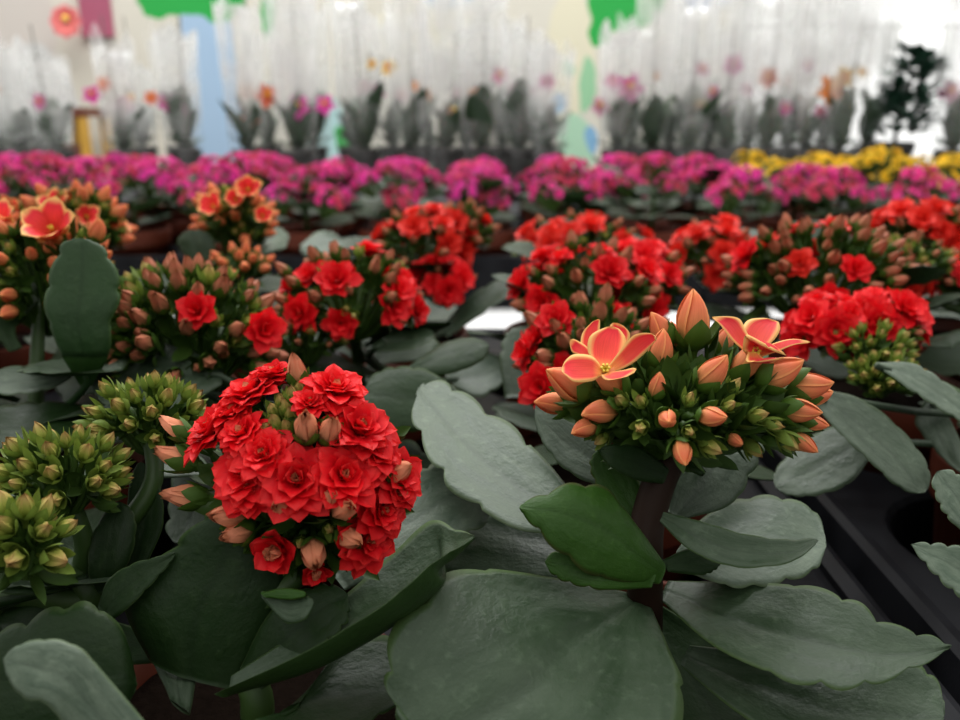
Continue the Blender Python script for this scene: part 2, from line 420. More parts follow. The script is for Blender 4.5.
# ------------------------------------------------------------------ petals, flowers, buds (built around +Z)
def petal(mb, az, Lg, W, th0, th1, r0=.0, z0=.0, mi=0, nt=6, nu=4, cup=.15, point=.8, ridge=0.0, thick=False, jit=0.0, mx=.85):
    P = []; UVs = []
    r, z = r0, z0
    ca, sa = math.cos(az), math.sin(az)
    for i in range(nt + 1):
        t = i / nt
        a = th0 + (th1 - th0) * t
        if i: r += math.sin(a) * Lg / nt; z += math.cos(a) * Lg / nt
        w = W * (math.sin(PI * min(1, (.10 + .90 * t)) ** mx)) ** point if t < 1 else 0.0
        if t == 0: w = W * .35
        w = max(w, W * .02)
        row = []; uvr = []
        nr, nz = -math.cos(a), math.sin(a)          # inner normal
        for j in range(nu + 1):
            u = -1 + 2 * j / nu
            o = cup * w * u * u + ridge * W * (1 - abs(u)) + jit * W * noise.noise(V((u * 2 + az * 5, t * 3, az * 3.3)))
            rr = r + nr * o; zz = z + nz * o
            x = rr * ca - u * w * sa; y = rr * sa + u * w * ca
            row.append(V((x, y, zz))); uvr.append(((u + 1) / 2, t))
        P.append(row); UVs.append(uvr)
    mb.grid(P, UVs, mi)
R = math.radians

def double_flower(seed, rings, s=1.0, nt=5, nu=4, calyx=True):
    """unit-radius rosette: rings = list of (count, length, width, th0, th1)"""
    random.seed(seed); mb = MB()
    for k, (c, Lg, W, a0, a1, z0, *mi) in enumerate(rings):
        mi = mi[0] if mi else 0
        off = U(0, 6)
        for i in range(c):
            petal(mb, off + 2 * PI * i / c + U(-.15, .15), Lg * U(.88, 1.1), W * U(.9, 1.1), R(a0 + U(-5, 5)), R(a1 + U(-12, 12)), .05, z0 + U(-.02, .02), mi, nt, nu, U(.1, .4), .78, 0, jit=.26, mx=1.45)
    if calyx:
        for i in range(5):
            petal(mb, 2 * PI * i / 5, .55, .12, R(60), R(25), .05, -.42, 1, 3, 2, .2)
        mb.tube([(0, 0, -.8), (0, 0, -.40), (0, 0, -.1)], [.06, .10, .14], 6, 1, False)
    return mb
RINGS_DBL = [(9, 1.0, .30, 40, 100, -.12), (8, .92, .29, 35, 84, -.05), (8, .80, .27, 30, 66, .0), (6, .64, .23, 18, 46, .05), (5, .50, .18, 6, 24, .08), (3, .40, .14, 0, 6, .10, 2)]
RINGS_HALF = [(5, .9, .36, 22, 66, -.10), (5, .8, .32, 12, 40, -.02), (4, .62, .24, 4, 4, .05, 2)]
RINGS_MID = [(6, 1.0, .36, 40, 92, -.1), (6, .8, .32, 30, 65, 0), (4, .55, .26, 10, 35, .08)]
RINGS_SM = [(6, 1.0, .40, 45, 88, -.1), (5, .7, .34, 20, 50, 0)]

def single_flower(seed, n=4, open_=75, cols=(0, 1, 2)):
    random.seed(seed); mb = MB()
    for i in range(n):
        az = 2 * PI * i / n + U(-.12, .12)
        petal(mb, az, 1.0 * U(.94, 1.06), .44, R(14), R(open_ + U(-12, 14)), .07, -.25, 0, 9, 6, .16, .62, jit=.07)
    for i in range(n):      # tube + calyx
        petal(mb, 2 * PI * (i + .5) / n, .62, .15, R(40), R(10), .04, -.75, 1, 5, 3, .3)
    mb.lathe([(.05, -.95), (.11, -.75), (.15, -.5), (.13, -.2), (.08, -.1)], 10, 2)
    for i in range(5):
        a = U(0, 6); mb.tube([(0, 0, -.1), (math.cos(a) * .06, math.sin(a) * .06, .13)], [.012, .03], 5, 3)
    return mb

def bud_geo(seed, n=4, L_=1.0, W=.27, twist=.25, sep=.80, sep_open=14, tip=1.0, fat=.25):
    """pointed bud: twisted overlapping petals, unit length about 1.3 with calyx"""
    random.seed(seed); mb = MB()
    for k in range(n):
        az = 2 * PI * k / n
        # closing petal: starts outward, ends inward
        P = []; UVs = []; nt, nu = 8, 5
        for i in range(nt + 1):
            t = i / nt
            r = fat * (math.sin(PI * (.16 + .84 * t) ** .92) ** .8 if t < 1 else 0) + .01
            z = t * L_
            row = []; uvr = []
            for j in range(nu + 1):
                u = -1 + 2 * j / nu
                ang = az + twist * t * 2.2 + u * (PI / n * 1.30)
                rr = r * (1 + .30 * (u + 1) / 2 - .12 * abs(u) ** 2) * (1 + .05 * k)
                row.append(V((rr * math.cos(ang), rr * math.sin(ang), z + (.06 if u > 0 else 0) * t))); uvr.append(((u + 1) / 2, t))
            P.append(row); UVs.append(uvr)
        mb.grid(P, UVs, 0)
    for k in range(4 if n < 6 else 5):
        petal(mb, 2 * PI * k / (4 if n < 6 else 5) + .4, sep * U(.85, 1.2), .27, R(78), R(-14 + sep_open), .09, -.16, 1, 6, 4, .5, .75, .05)
    mb.tube([(0, 0, -.5), (0, 0, -.2), (0, 0, -.06)], [.07, .09, .15], 6, 1, False)
    return mb
def double_bud(seed, opened=0.0):
    """blunt bud of a double flower: many pointed petals closed into a barrel"""
    random.seed(seed); mb = MB()
    for c, Lg, W, a0, a1 in ((6, 1.05, .24, 36, -34 + opened), (6, 1.04, .21, 26, -24 + opened), (5, .98, .18, 13, -13)):
        off = U(0, 6)
        for i in range(c):
            petal(mb, off + 2 * PI * i / c, Lg * U(.92, 1.08), W, R(a0), R(a1 + U(-5, 5)), .12, -.05, 0, 6, 4, .42, .62, .05)
    for k in range(5):
        petal(mb, 2 * PI * k / 5 + .4, 0.78 * U(.9, 1.2), .21, R(56), R(0), .06, -.14, 1, 5, 3, .4, .7, .05)
    mb.tube([(0, 0, -.5), (0, 0, -.2), (0, 0, -.06)], [.07, .09, .16], 6, 1, False)
    return mb
def green_bud(seed):
    random.seed(seed); mb = MB()
    for c, Lg, W, a0, a1, mi in ((5, .88, .25, 36, -36, 0), (4, .85, .2, 22, -24, 0)):
        off = U(0, 6)
        for i in range(c): petal(mb, off + 2 * PI * i / c, Lg * U(.9, 1.1), W, R(a0), R(a1), .1, -.05, mi, 5, 3, .4, .62, .04)
    for k in range(5):
        petal(mb, 2 * PI * k / 5 + .4, .95 * U(.8, 1.15), .19, R(60), R(-6 + U(-8, 16)), .06, -.16, 1, 5, 3, .35, .75, .04)
    mb.tube([(0, 0, -.55), (0, 0, -.2), (0, 0, -.06)], [.07, .09, .16], 6, 1, False)
    return mb

def lib(fn, mats, n, *a, **k): return [fn(50 + i * 7, *a, **k).mesh('floret', mats) for i in range(n)]
FL = {
    'red_hero': [double_flower(3 + i, RINGS_DBL, nt=7, nu=5).mesh('flower', [M['red'], M['calyx'], M['peach_bud']]) for i in range(4)],
    'red_half': [double_flower(30 + i, RINGS_HALF, nt=7, nu=5).mesh('flower', [M['red'], M['calyx'], M['peach_bud']]) for i in range(2)],
    'red': [double_flower(13 + i, RINGS_MID).mesh('flower', [M['red'], M['calyx']]) for i in range(4)],
    'red_b': [double_flower(43 + i, RINGS_MID).mesh('flower', [M['red_b'], M['calyx']]) for i in range(3)],
    'orange_hero': [single_flower(5, 5, 66).mesh('flower', [M['orange'], M['calyx'], M['orange_out'], M['stamen']]), single_flower(8, 4, 84).mesh('flower', [M['orange'], M['calyx'], M['orange_out'], M['stamen']])],
    'orange': [single_flower(21 + i, 5, 60).mesh('flower', [M['orange'], M['calyx'], M['orange_out'], M['stamen']]) for i in range(2)],
    'salmon_bud': [bud_geo(60 + i, 4, twist=U(.15, .4)).mesh('bud', [M['salmon_bud'], M['calyx']]) for i in range(4)],
    'peach_bud': [double_bud(70 + i).mesh('bud', [M['peach_bud'], M['calyx']]) for i in range(3)],
    'rust_bud': [double_bud(80 + i).mesh('bud', [M['rust_bud'], M['calyx']]) for i in range(3)],
    'green_bud': [green_bud(90 + i).mesh('bud', [M['green_bud'], M['calyx_pale']]) for i in range(4)],
    'dull_bud': [green_bud(95 + i).mesh('bud', [M['rust_bud'], M['calyx']]) for i in range(3)],
}
def cluster_geo(seed, mats_n, n=15, rad=1.0, fs=.30, buds=6, flat=.55):
    """a dense truss of small rosettes with its own stalks; unit radius; slots: 0.. petal colours, last two bud, stalk"""
    random.seed(seed); mb = MB(); tot = n + buds
    for i in range(tot):
        t = (i + .5) / tot; th = math.acos(1 - t * 1.05); ph = i * 2.39996 + U(-.3, .3)
        d = V((math.sin(th) * math.cos(ph), math.sin(th) * math.sin(ph), math.cos(th)))
        p = V((d.x * rad, d.y * rad, d.z * rad * flat)) * U(.9, 1.06)
        isb = random.random() < buds / tot
        if isb:
            g = MB()
            g.lathe([(.02, -.35), (.25, -.2), (.36, .1), (.30, .5), (.1, .8), (.01, .85)], 7)
            mb.add(g, frame(d, 0, p, fs * .55), mats_n)
        else:
            g = double_flower(random.randrange(9999), RINGS_SM, nt=3, nu=2, calyx=False)
            mb.add(g, frame((d + V((0, 0, .15))), U(0, 6), p, fs * U(.85, 1.1)), random.choice(range(mats_n)))
        a, b = V((0, 0, -1.1)), p
        mb.tube([a, (a + b) * .5 + V((0, 0, -.15)), b - d * .06], [.05, .035, .03], 4, mats_n + 1, False)
    return mb
CL = {
    'magenta': [cluster_geo(200 + i, 2).mesh('flower_cluster', [M['magenta'], M['magenta_bright'] if i % 2 else M['pink_red'], M['rust_bud'], M['stalk']]) for i in range(5)],
    'yellow': [cluster_geo(230 + i, 1).mesh('flower_cluster', [M['yellow'], M['green_bud'], M['stalk']]) for i in range(3)],
}

# ------------------------------------------------------------------ setting
def slab(name, x0, x1, y0, y1, z0, z1, mat, parent=None):
    mb = MB(); mb.box(x0, x1, y0, y1, z0, z1); return mesh_obj(name, mb.mesh(name, M[mat], False), None, parent)
structure(slab('floor', -4, 5, -1.5, 6, -.85, -.80, 'concrete'))
# wall with a window opening
WX0, WX1, WZ0, WZ1 = wx(738, 60), 3.1, -.12, 1.9
mb = MB()
for b in ((-4, WX0, -.8, 2.2), (WX1, 5, -.8, 2.2), (WX0, WX1, -.8, WZ0), (WX0, WX1, WZ1, 2.2)):
    mb.box(b[0], b[1], WALLY, WALLY + .12, b[2], b[3])
structure(mesh_obj('wall_back', mb.mesh('wall', M['mural'], False)))
win = bpy.data.objects.new('window_1', None); COL.objects.link(win); win.location = (WX0, WALLY, WZ0); win['kind'] = 'structure'
mb = MB(); w, h = WX1 - WX0, WZ1 - WZ0
for b in ((0, .05, 0, h), (w - .05, w, 0, h), (0, w, 0, .05), (0, w, h - .05, h), (.0, w, wz(26) - WZ0, wz(26) - WZ0 + .008), (.98, .985, 0, h)):
    mb.box(b[0], b[1], .03, .08, b[2], b[3])
mesh_obj('window_frame', mb.mesh('window_frame', M['frame_white'], False), None, win)
mb = MB(); mb.box(.02, w - .02, .052, .056, .02, h - .02)
mesh_obj('pane', mb.mesh('pane', M['glass'], False), None, win)

def bench(name, label, x0, x1, y0, y1, z, mat, floor=-.8):
    t = empty(name, ((x0 + x1) / 2, (y0 + y1) / 2, floor), label, 'bench')
    hx, hy = (x1 - x0) / 2, (y1 - y0) / 2; H = z - floor
    mb = MB(); mb.box(-hx, hx, -hy, hy, H - .025, H)
    mesh_obj('bench_top', mb.mesh('bench_top', M[mat], False), None, t)
    mb = MB()
    for b in ((-hx, hx, -hy, -hy + .03), (-hx, hx, hy - .03, hy), (-hx, -hx + .03, -hy + .03, hy - .03), (hx - .03, hx, -hy + .03, hy - .03)): mb.box(*b, H - .075, H - .025)
    mesh_obj('bench_frame', mb.mesh('bench_frame', M['metal'], False), None, t)
    for sx in (-1, 1):
        for sy in (-1, 1):
            mb = MB(); cx, cy = sx * (hx - .06), sy * (hy - .06); mb.box(cx - .02, cx + .02, cy - .02, cy + .02, 0, H - .075)
            mesh_obj('leg', mb.mesh('leg', M['metal'], False), None, t)
bench('plant_bench', 'white topped growing bench under the trays of kalanchoes', -1.35, 1.35, .06, 1.86, 0, 'white_bench')
OZ = .10
bench('orchid_bench', 'grey metal bench behind the magenta flowers carrying the wrapped orchids', -1.75, 1.75, 1.98, 2.75, OZ, 'metal')

PR = .050; PITCHX = .13
def tray(label, xs, ys, x0, x1, y0, y1, hole=.055, zt=.07):
    t = empty('plant_tray', ((x0 + x1) / 2, (y0 + y1) / 2, 0), label, 'plant tray', 'black plastic plant trays')
    ox, oy = t.location.x, t.location.y
    mb = MB(); n = 32
    gx = [xs[0] - .065] + [(a + b) / 2 for a, b in zip(xs, xs[1:])] + [xs[-1] + .065]
    gy = [ys[0] - .065] + [(a + b) / 2 for a, b in zip(ys, ys[1:])] + [ys[-1] + .065]
    def quad(a, b, c, d):
        k = len(mb.v)
        for x, y in ((a, c), (b, c), (b, d), (a, d)): mb.v.append((x - ox, y - oy, zt)); mb.uv.append((0, 0)); mb.un.append(0)
        mb.face((k, k + 1, k + 2, k + 3))
    rim = .004
    for a, b, c, d in ((x0, gx[0], y0, y1), (gx[-1], x1, y0, y1), (gx[0], gx[-1], y0, gy[0]), (gx[0], gx[-1], gy[-1], y1)):
        if b - a > 1e-5 and d - c > 1e-5: quad(a, b, c, d)
    for i, cx in enumerate(xs):
        for j, cy in enumerate(ys):
            rows = [[], [], [], [], []]
            for k in range(n):
                a = 2 * PI * k / n; ca, sa = math.cos(a), math.sin(a)
                m = max(abs(ca), abs(sa)); sx, sy = ca / m, sa / m
                X = cx + (sx * ((gx[i + 1] - cx) if sx > 0 else (cx - gx[i]))); Y = cy + (sy * ((gy[j + 1] - cy) if sy > 0 else (cy - gy[j])))
                rows[0].append((X - ox, Y - oy, zt))
                for q, (r, z) in enumerate(((hole + .003, zt), (hole, zt - .003), (hole - .001, zt - .03), (hole - .002, .0015))):
                    rows[q + 1].append((cx + ca * r - ox, cy + sa * r - oy, z))
            b = mb.grid([[V(p) for p in r] for r in rows], [[(0, 0)] * n for _ in rows], 0, True)
            mb.face([b + 4 * n + k for k in range(n)])
    body = mesh_obj('tray_body', mb.mesh('tray_body', M['tray'], False), None, t)
    # raised lip and skirt around the edge
    mb = MB()
    prof = [(-.010, zt), (-.010, zt + .004), (-.004, zt + .006), (0, zt + .004), (.002, zt - .015), (.006, 0.0), (.004, 0.0), (-.004, zt - .004)]
    corners = [(x0, y0, -1, -1), (x1, y0, 1, -1), (x1, y1, 1, 1), (x0, y1, -1, 1)]
    P = [[V((cx + sx * o - ox, cy + sy * o - oy, z)) for (cx, cy, sx, sy) in corners] for o, z in prof]
    P.append(P[0]); mb.grid(P, [[(0, 0)] * 4 for _ in P], 0, True)
    mesh_obj('tray_rim', mb.mesh('tray_rim', M['tray'], False), None, t)
CX = [-.205, -.075, .055]; RY = [.235, .365, .495, .625]
CXR = [.262, .392, .522]; CXL = [-.371, -.501, -.631]
tray('black plant tray under the central red and orange kalanchoes', CX, RY, -.278, .166, .12, .770)
tray('black plant tray beside the orange bicolour kalanchoe, bare at its near corner', CXR, RY, .180, .602, .12, .770)
tray('black plant tray at the edge beneath the peach and orange kalanchoes', list(reversed(CXL)), RY, -.712, -.292, .12, .770)
MY = [1.26, 1.39, 1.52, 1.65]
MXs = [-.91 + .13 * i for i in range(15)]
for k, lab in enumerate(('black tray of magenta kalanchoes farthest from the window', 'black tray of magenta kalanchoes between the outer two', 'black tray of magenta and yellow kalanchoes nearest the window')):
    xs = MXs[k * 5:k * 5 + 5]
    tray(lab, xs, MY, xs[0] - .064, xs[-1] + .064, 1.19, 1.72)

# ------------------------------------------------------------------ plant assembly
def pot_mesh():
    mb = MB()
    mb.lathe([(.002, .004), (.034, .004), (.037, .0), (.0395, .004), (.0465, .080), (.0500, .081), (.0505, .083), (.0510, .103), (.0500, .105), (.0485, .104), (.0465, .085), (.040, .02), (.002, .02)], 32)
    return mb.mesh('pot', M['pot'])
POT = pot_mesh(); POTD = POT.copy(); POTD.materials.clear(); POTD.materials.append(M['pot_dark'])
def soil_mesh():
    mb = MB(); n = 28; P = []
    for i in range(8):
        r = .0465 * i / 7 + .0005
        P.append([V((r * math.cos(2 * PI * k / n), r * math.sin(2 * PI * k / n), .094 + .004 * noise.noise(V((r * 90 * math.cos(2 * PI * k / n), r * 90 * math.sin(2 * PI * k / n), 3))) * (1 - i / 9))) for k in range(n)])
    mb.grid(P, [[(0, 0)] * n for _ in P], 0, True); return mb.mesh('soil', M['soil'])
SOIL = soil_mesh()
POTZ = .002
def plant(x, y, label, group=None, stems=True, pot=POT, zs=1.0):
    t = empty('potted_kalanchoe', (x, y, 0), label, 'potted plant', group)
    p = mesh_obj('pot', pot, None, t, Matrix.Translation((0, 0, POTZ)) @ Matrix.Diagonal((1, 1, zs, 1)))
    mesh_obj('soil', SOIL, None, p)
    return t
def stem_part(root, pts, rad, mat='stem_green', n=10):
    mb = MB(); P = [V(p) - root.location for p in pts]
    Q = [cr(P, i / 14) for i in range(15)]
    r0, r1 = rad
    mb.tube(Q, [r0 + (r1 - r0) * i / 14 for i in range(15)], n)
    return mesh_obj('stem', mb.mesh('stem', M[mat]), None, root)

class Head:
    """a flower head: stalks as its own mesh, flowers and buds as its children"""
    def __init__(s, root, base, name='flower_head'):
        s.root = root; s.base = V(base); s.items = []; s.name = name; s.extra = MB()
    def put(s, kind, pos, d, size, name=None, roll=None):
        s.items.append((kind, V(pos), V(d).normalized(), size, name, roll))
    def build(s, mat='stalk', rs=.0011, fill=True):
        loc = s.root.location; mb = s.extra
        for kind, p, d, size, nm, roll in s.items:
            e = p - d * size * .42
            a = s.base + (e - s.base) * .05
            q1 = s.base.lerp(e, .45) + V((0, 0, -.12)) * (e - s.base).length * .5
            pts = [a - loc, q1 - loc, (e - d * size * .3) - loc, e - loc]
            Q = [cr(pts, i / 6) for i in range(7)]
            mb.tube(Q, [rs * 1.5 - rs * .5 * i / 6 for i in range(7)], 5, 0, False)
            if fill:
                g = MB()
                for k in range(3): petal(g, k * 2.1 + U(0, 1), size * U(.8, 1.3), size * .26, R(50), R(10), size * .08, 0, 0, 4, 3, .4, .7)
                mb.add(g, frame(d + V((U(-.5, .5), U(-.5, .5), U(-.3, .3))), U(0, 6), Q[4] - V((0, 0, size * U(.1, .6)))))
        h = mesh_obj(s.name, mb.mesh(s.name, M[mat]), None, s.root)
        for kind, p, d, size, nm, roll in s.items:
            me = random.choice(FL[kind])
            nm = nm or ('bud' if 'bud' in kind else 'flower')
            mesh_obj(nm, me, None, h, frame(d, U(0, 6) if roll is None else roll, p - loc, size))
        return h

def dome(root, px, py, d, aw, bh, spec, base_drop=1.0, flat_back=1.0, tilt=(0, 0), clear=None, thmax=1.9, seed=None, jit=.14):
    """spec: list of (kind, count, size); centre at pixel px,py (dome equator), half-width aw px, height bh px"""
    if seed is not None: random.seed(seed)
    c = pd(px, py, d); a = aw / F * d; b = bh / F * d
    h = Head(root, c + V((0, 0, -b * base_drop)))
    pool = []
    for k, n, sz in spec: pool += [(k, sz)] * n
    # flowers spread among buds: group them in patches
    random.shuffle(pool)
    n = len(pool)
    for i, (k, sz) in enumerate(pool):
        t = (i + .5) / n; th = math.acos(1 - t * (1 - math.cos(thmax))); ph = i * 2.39996 + U(-.25, .25)
        dr = V((math.sin(th) * math.cos(ph), math.sin(th) * math.sin(ph), math.cos(th)))
        p = c + V((dr.x * a, dr.y * a * flat_back, dr.z * b)) * (1 + U(-jit, jit * .4))
        dd = V((dr.x + tilt[0], dr.y + tilt[1], dr.z + .25))
        h.put(k, p, dd, sz * U(.82, 1.15))
    return h, c

def foliage(root, base, n, zlo, zhi, lmin, lmax, mats=('leaf_mid', 'leaf', 'leaf_dark', 'leaf_mid'), e0=5, e1=45, az0=None, skip=None):
    az = U(0, PI) if az0 is None else az0
    for i in range(n):
        t = i / max(1, n - 1)
        a = az + (i % 2) * PI + (i // 2) * (PI / 2) + U(-.3, .3)
        if skip and skip(a % (2 * PI)): continue
        z = zlo + (zhi - zlo) * t
        leaf_inst(root, random.choice(mats), (base[0] + math.cos(a) * .003, base[1] + math.sin(a) * .003, z), a, R(U(e0, e1) * (.5 + .5 * t)), U(lmin, lmax) * (1 - .25 * t), U(-.3, .3))

# ------------------------------------------------------------------ hero A: orange bicolour plant
A = plant(.058, .245, 'orange kalanchoe with two open yellow-edged blooms over salmon buds, nearest the lens', None, zs=.86)
aB = pz(645, 622, .105); aT = pd(672, 455, .272)
stem_part(A, [aB + V((0, 0, -.012)), aB, pd(645, 560, .266), pd(647, 525, .268), pd(658, 485, .27), aT], (.0062, .0052), 'stem_brown', 14)
hl = hero_leaf
hl(A, [(pz(630, 592, .118), pz(650, 603, .116)), (pz(560, 579, .128), pz(668, 650, .116)), (pz(475, 568, .136), pz(682, 697, .112)), (pz(425, 592, .138), pz(650, 770, .108)), (pz(391, 642, .132), pz(560, 800, .106)), (pz(386, 685, .124), pz(450, 780, .11)), (pz(400, 720, .118), pz(415, 745, .114))], 'leaf', cup=.10, scal=.07, ns=3, nv=60, nu=22, groove=.05)
hl(A, [(pz(668, 580, .118), pz(660, 600, .115)), (pz(740, 582, .125), pz(712, 645, .119)), (pz(800, 586, .128), pz(775, 674, .121)), (pz(852, 600, .127), pz(830, 687, .120)), (pz(884, 622, .124), pz(872, 684, .119)), (pz(925, 634, .121), pz(915, 668, .119)), (pz(951, 643, .118), pz(951, 650, .118))], 'leaf', cup=.16, scal=.10, ns=4, nv=60, nu=20, groove=.06)
hl(A, [(pz(690, 645, .104), pz(680, 665, .100)), (pz(770, 652, .107), pz(740, 715, .099)), (pz(850, 658, .108), pz(820, 760, .098)), (pz(920, 666, .106), pz(890, 765, .097)), (pz(948, 700, .102), pz(940, 735, .099))], 'leaf', cup=.12, scal=.08, nv=50, nu=18)
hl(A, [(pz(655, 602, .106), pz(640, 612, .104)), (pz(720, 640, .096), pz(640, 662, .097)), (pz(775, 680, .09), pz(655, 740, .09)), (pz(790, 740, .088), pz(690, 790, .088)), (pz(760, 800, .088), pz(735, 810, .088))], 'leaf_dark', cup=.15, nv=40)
hl(A, [(pz(664, 512, .153), pz(660, 522, .150)), (pz(700, 521, .153), pz(690, 550, .147)), (pz(745, 534, .149), pz(735, 567, .143)), (pz(790, 540, .146), pz(788, 563, .143)), (pz(818, 537, .145), pz(818, 544, .144))], 'leaf', cup=.30, scal=.05, nv=44)
hl(A, [(pz(676, 552, .131), pz(676, 566, .129)), (pz(700, 520, .135), pz(705, 580, .128)), (pz(735, 500, .137), pz(740, 586, .127)), (pz(775, 496, .137), pz(780, 582, .127)), (pz(812, 510, .133), pz(812, 572, .126)), (pz(827, 536, .129), pz(825, 556, .127))], 'leaf_pale', cup=.06, scal=.07, nv=44)
hl(A, [(pz(668, 512, .142), pz(682, 520, .138)), (pz(672, 470, .152), pz(730, 505, .140)), (pz(688, 438, .158), pz(752, 472, .148)), (pz(720, 420, .160), pz(764, 448, .154)), (pz(745, 424, .158), pz(758, 436, .156))], 'leaf_mid', cup=.08, scal=.08, nv=40)
hl(A, [(pd(646, 482, .281), pd(630, 500, .279)), (pd(603, 443, .289), pd(600, 487, .281)), (pd(566, 414, .300), pd(566, 470, .288)), (pd(546, 402, .305), pd(543, 443, .296)), (pd(535, 402, .306), pd(534, 420, .302))], 'leaf_mid', cup=.10, scal=.06, nv=44)
hl(A, [(pz(582, 505, .143), pz(566, 535, .140)), (pz(548, 463, .151), pz(512, 527, .143)), (pz(512, 429, .157), pz(455, 490, .148)), (pz(475, 402, .161), pz(434, 462, .153)), (pz(448, 385, .164), pz(415, 425, .158)), (pz(424, 380, .165), pz(413, 395, .163))], 'leaf_pale', cup=.10, scal=.15, ns=3, nv=64, nu=18)
hl(A, [(pd(664, 562, .260), pd(658, 584, .258)), (pd(640, 528, .257), pd(622, 582, .249)), (pd(607, 490, .254), pd(588, 572, .244)), (pd(572, 484, .250), pd(556, 549, .242)), (pd(540, 496, .248), pd(534, 526, .243)), (pd(519, 504, .247), pd(520, 512, .246))], 'leaf_young', cup=-.22, scal=.09, ns=3, nv=50, nu=18)
hl(A, [(pd(655, 572, .256), pd(650, 588, .255)), (pd(612, 556, .25), pd(606, 590, .247)), (pd(570, 548, .248), pd(566, 582, .246)), (pd(545, 556, .247), pd(545, 568, .247))], 'leaf_young', cup=.1, scal=.1, nv=30)
hl(A, [(pz(620, 555, .124), pz(620, 582, .118)), (pz(545, 505, .131), pz(540, 580, .119)), (pz(480, 478, .134), pz(465, 576, .118)), (pz(425, 478, .133), pz(415, 560, .119)), (pz(392, 500, .130), pz(390, 540, .122))], 'leaf', cup=.06, scal=.06, nv=44)
hl(A, [(pd(668, 468, .266), pd(662, 484, .265)), (pd(642, 448, .262), pd(636, 480, .260)), (pd(617, 444, .259), pd(612, 468, .257)), (pd(599, 447, .258), pd(600, 454, .258))], 'leaf_dark', cup=.1, scal=.04, nv=28)
hl(A, [(pd(684, 462, .262), pd(692, 466, .262)), (pd(690, 470, .258), pd(702, 468, .258)), (pd(700, 476, .256), pd(706, 474, .256))], 'leaf_dark', cup=.1, scal=0, nv=16)
hl(A, [(pd(630, 520, .272), pd(648, 520, .272)), (pd(600, 490, .276), pd(640, 485, .276)), (pd(590, 465, .279), pd(618, 455, .279)), (pd(596, 450, .28), pd(602, 448, .28))], 'leaf_young', cup=.1, nv=24)
hl(A, [(pd(662, 560, .262), pd(668, 572, .260)), (pd(690, 548, .262), pd(700, 575, .258)), (pd(712, 552, .262), pd(715, 570, .259)), (pd(722, 558, .262), pd(722, 562, .261))], 'leaf_dark', cup=.1, nv=24)
# head
hb = pd(678, 452, .274); HA = Head(A, hb)
def hbud(kind, px, py, Lpx, dirpx, dz, toward=0.0, name=None):
    """bud with tip direction given on the picture plane and towards the viewer"""
    d = .272 + dz
    dx, dy = dirpx
    dv = V((1, 0, 0)) * dx + cU * (-dy) - cF * toward
    size = Lpx / F * d
    dn = dv.normalized()
    c = pd(px, py, d) - dn * size * .42
    HA.put(kind, c, dn, size, name)
S_ = 'salmon_bud'
for px, py, Lp, dr, dz, tw in [
    (693, 322, 52, (-.02, -1), .004, .1), (661, 331, 34, (-.5, -.9), .006, .1), (660, 352, 38, (.1, -1), -.004, .2), (711, 374, 40, (.55, -.8), -.022, .45),
    (657, 387, 26, (.1, -1), -.022, .4), (667, 419, 28, (-.1, .1), -.034, 1), (712, 417, 32, (.45, -.05), -.034, .8), (601, 412, 38, (-1, .12), -.018, .55),
    (570, 384, 46, (-.85, -.5), -.012, .25), (555, 403, 34, (-1, -.05), .002, .15), (586, 428, 30, (-.8, .25), -.016, .5), (778, 374, 44, (.8, -.5), -.014, .3),
    (806, 386, 42, (1, -.15), -.006, .2), (812, 396, 34, (1, -.2), .004, 0), (798, 411, 36, (1, .05), -.016, .35), (812, 423, 26, (1, .15), -.006, .2),
    (723, 343, 30, (.3, -1), .014, 0), (745, 372, 24, (.4, -.9), .006, .1), (640, 366, 26, (-.4, -.9), .012, .1), (802, 442, 28, (.7, .5), -.012, .4),
    (682, 452, 30, (.0, .6), -.034, .8), (625, 372, 30, (-.5, -.8), .008, .1), (675, 340, 30, (-.2, -1), .014, 0), (735, 440, 20, (.3, .2), -.02, .8)]:
    hbud(S_, px, py, Lp, dr, dz, tw)
for px, py, Lp, dr, dz, tw in [(730, 405, 22, (.3, -.3), -.028, .8), (640, 428, 24, (-.3, .1), -.030, .8), (712, 448, 30, (.5, .3), -.028, .6), (790, 443, 30, (.6, .6), -.018, .5),
                              (690, 398, 22, (.1, -.6), -.026, .6), (620, 400, 24, (-.5, -.3), -.022, .6), (760, 415, 26, (.6, -.2), -.022, .6), (600, 440, 22, (-.6, .4), -.012, .5), (755, 450, 26, (.5, .6), -.012, .5), (775, 425, 24, (.8, .2), -.02, .5), (735, 385, 24, (.4, -.7), -.018, .4), (640, 400, 22, (-.3, -.5), -.026, .6), (690, 432, 20, (.1, .2), -.034, .9)]:
    hbud('green_bud', px, py, Lp, dr, dz, tw)
# bare green sepals and secondary stalks filling the dome
random.seed(11)
for i in range(64):
    a = U(0, 2 * PI); rr = math.sqrt(rnd())
    px = 685 + math.cos(a) * rr * 108; py = 412 + math.sin(a) * rr * 44
    d = .272 - .030 * math.sqrt(max(0, 1 - rr * rr)) + .008 + U(0, .012)
    p = pd(px, py, d); dv = (p - hb).normalized()
    g = MB()
    for k in range(3): petal(g, k * 2.1 + U(0, 1), .0125 * U(.8, 1.25), .0034, R(40), R(10), .0012, -.002, 0, 5, 3, .4, .7)
    HA.extra.add(g, frame(dv, U(0, 6), p - A.location))
    HA.extra.tube([hb - A.location, hb.lerp(p, .5) - A.location + V((0, 0, -.004)), p - A.location], [.0018, .0013, .0010], 5, 0, False)
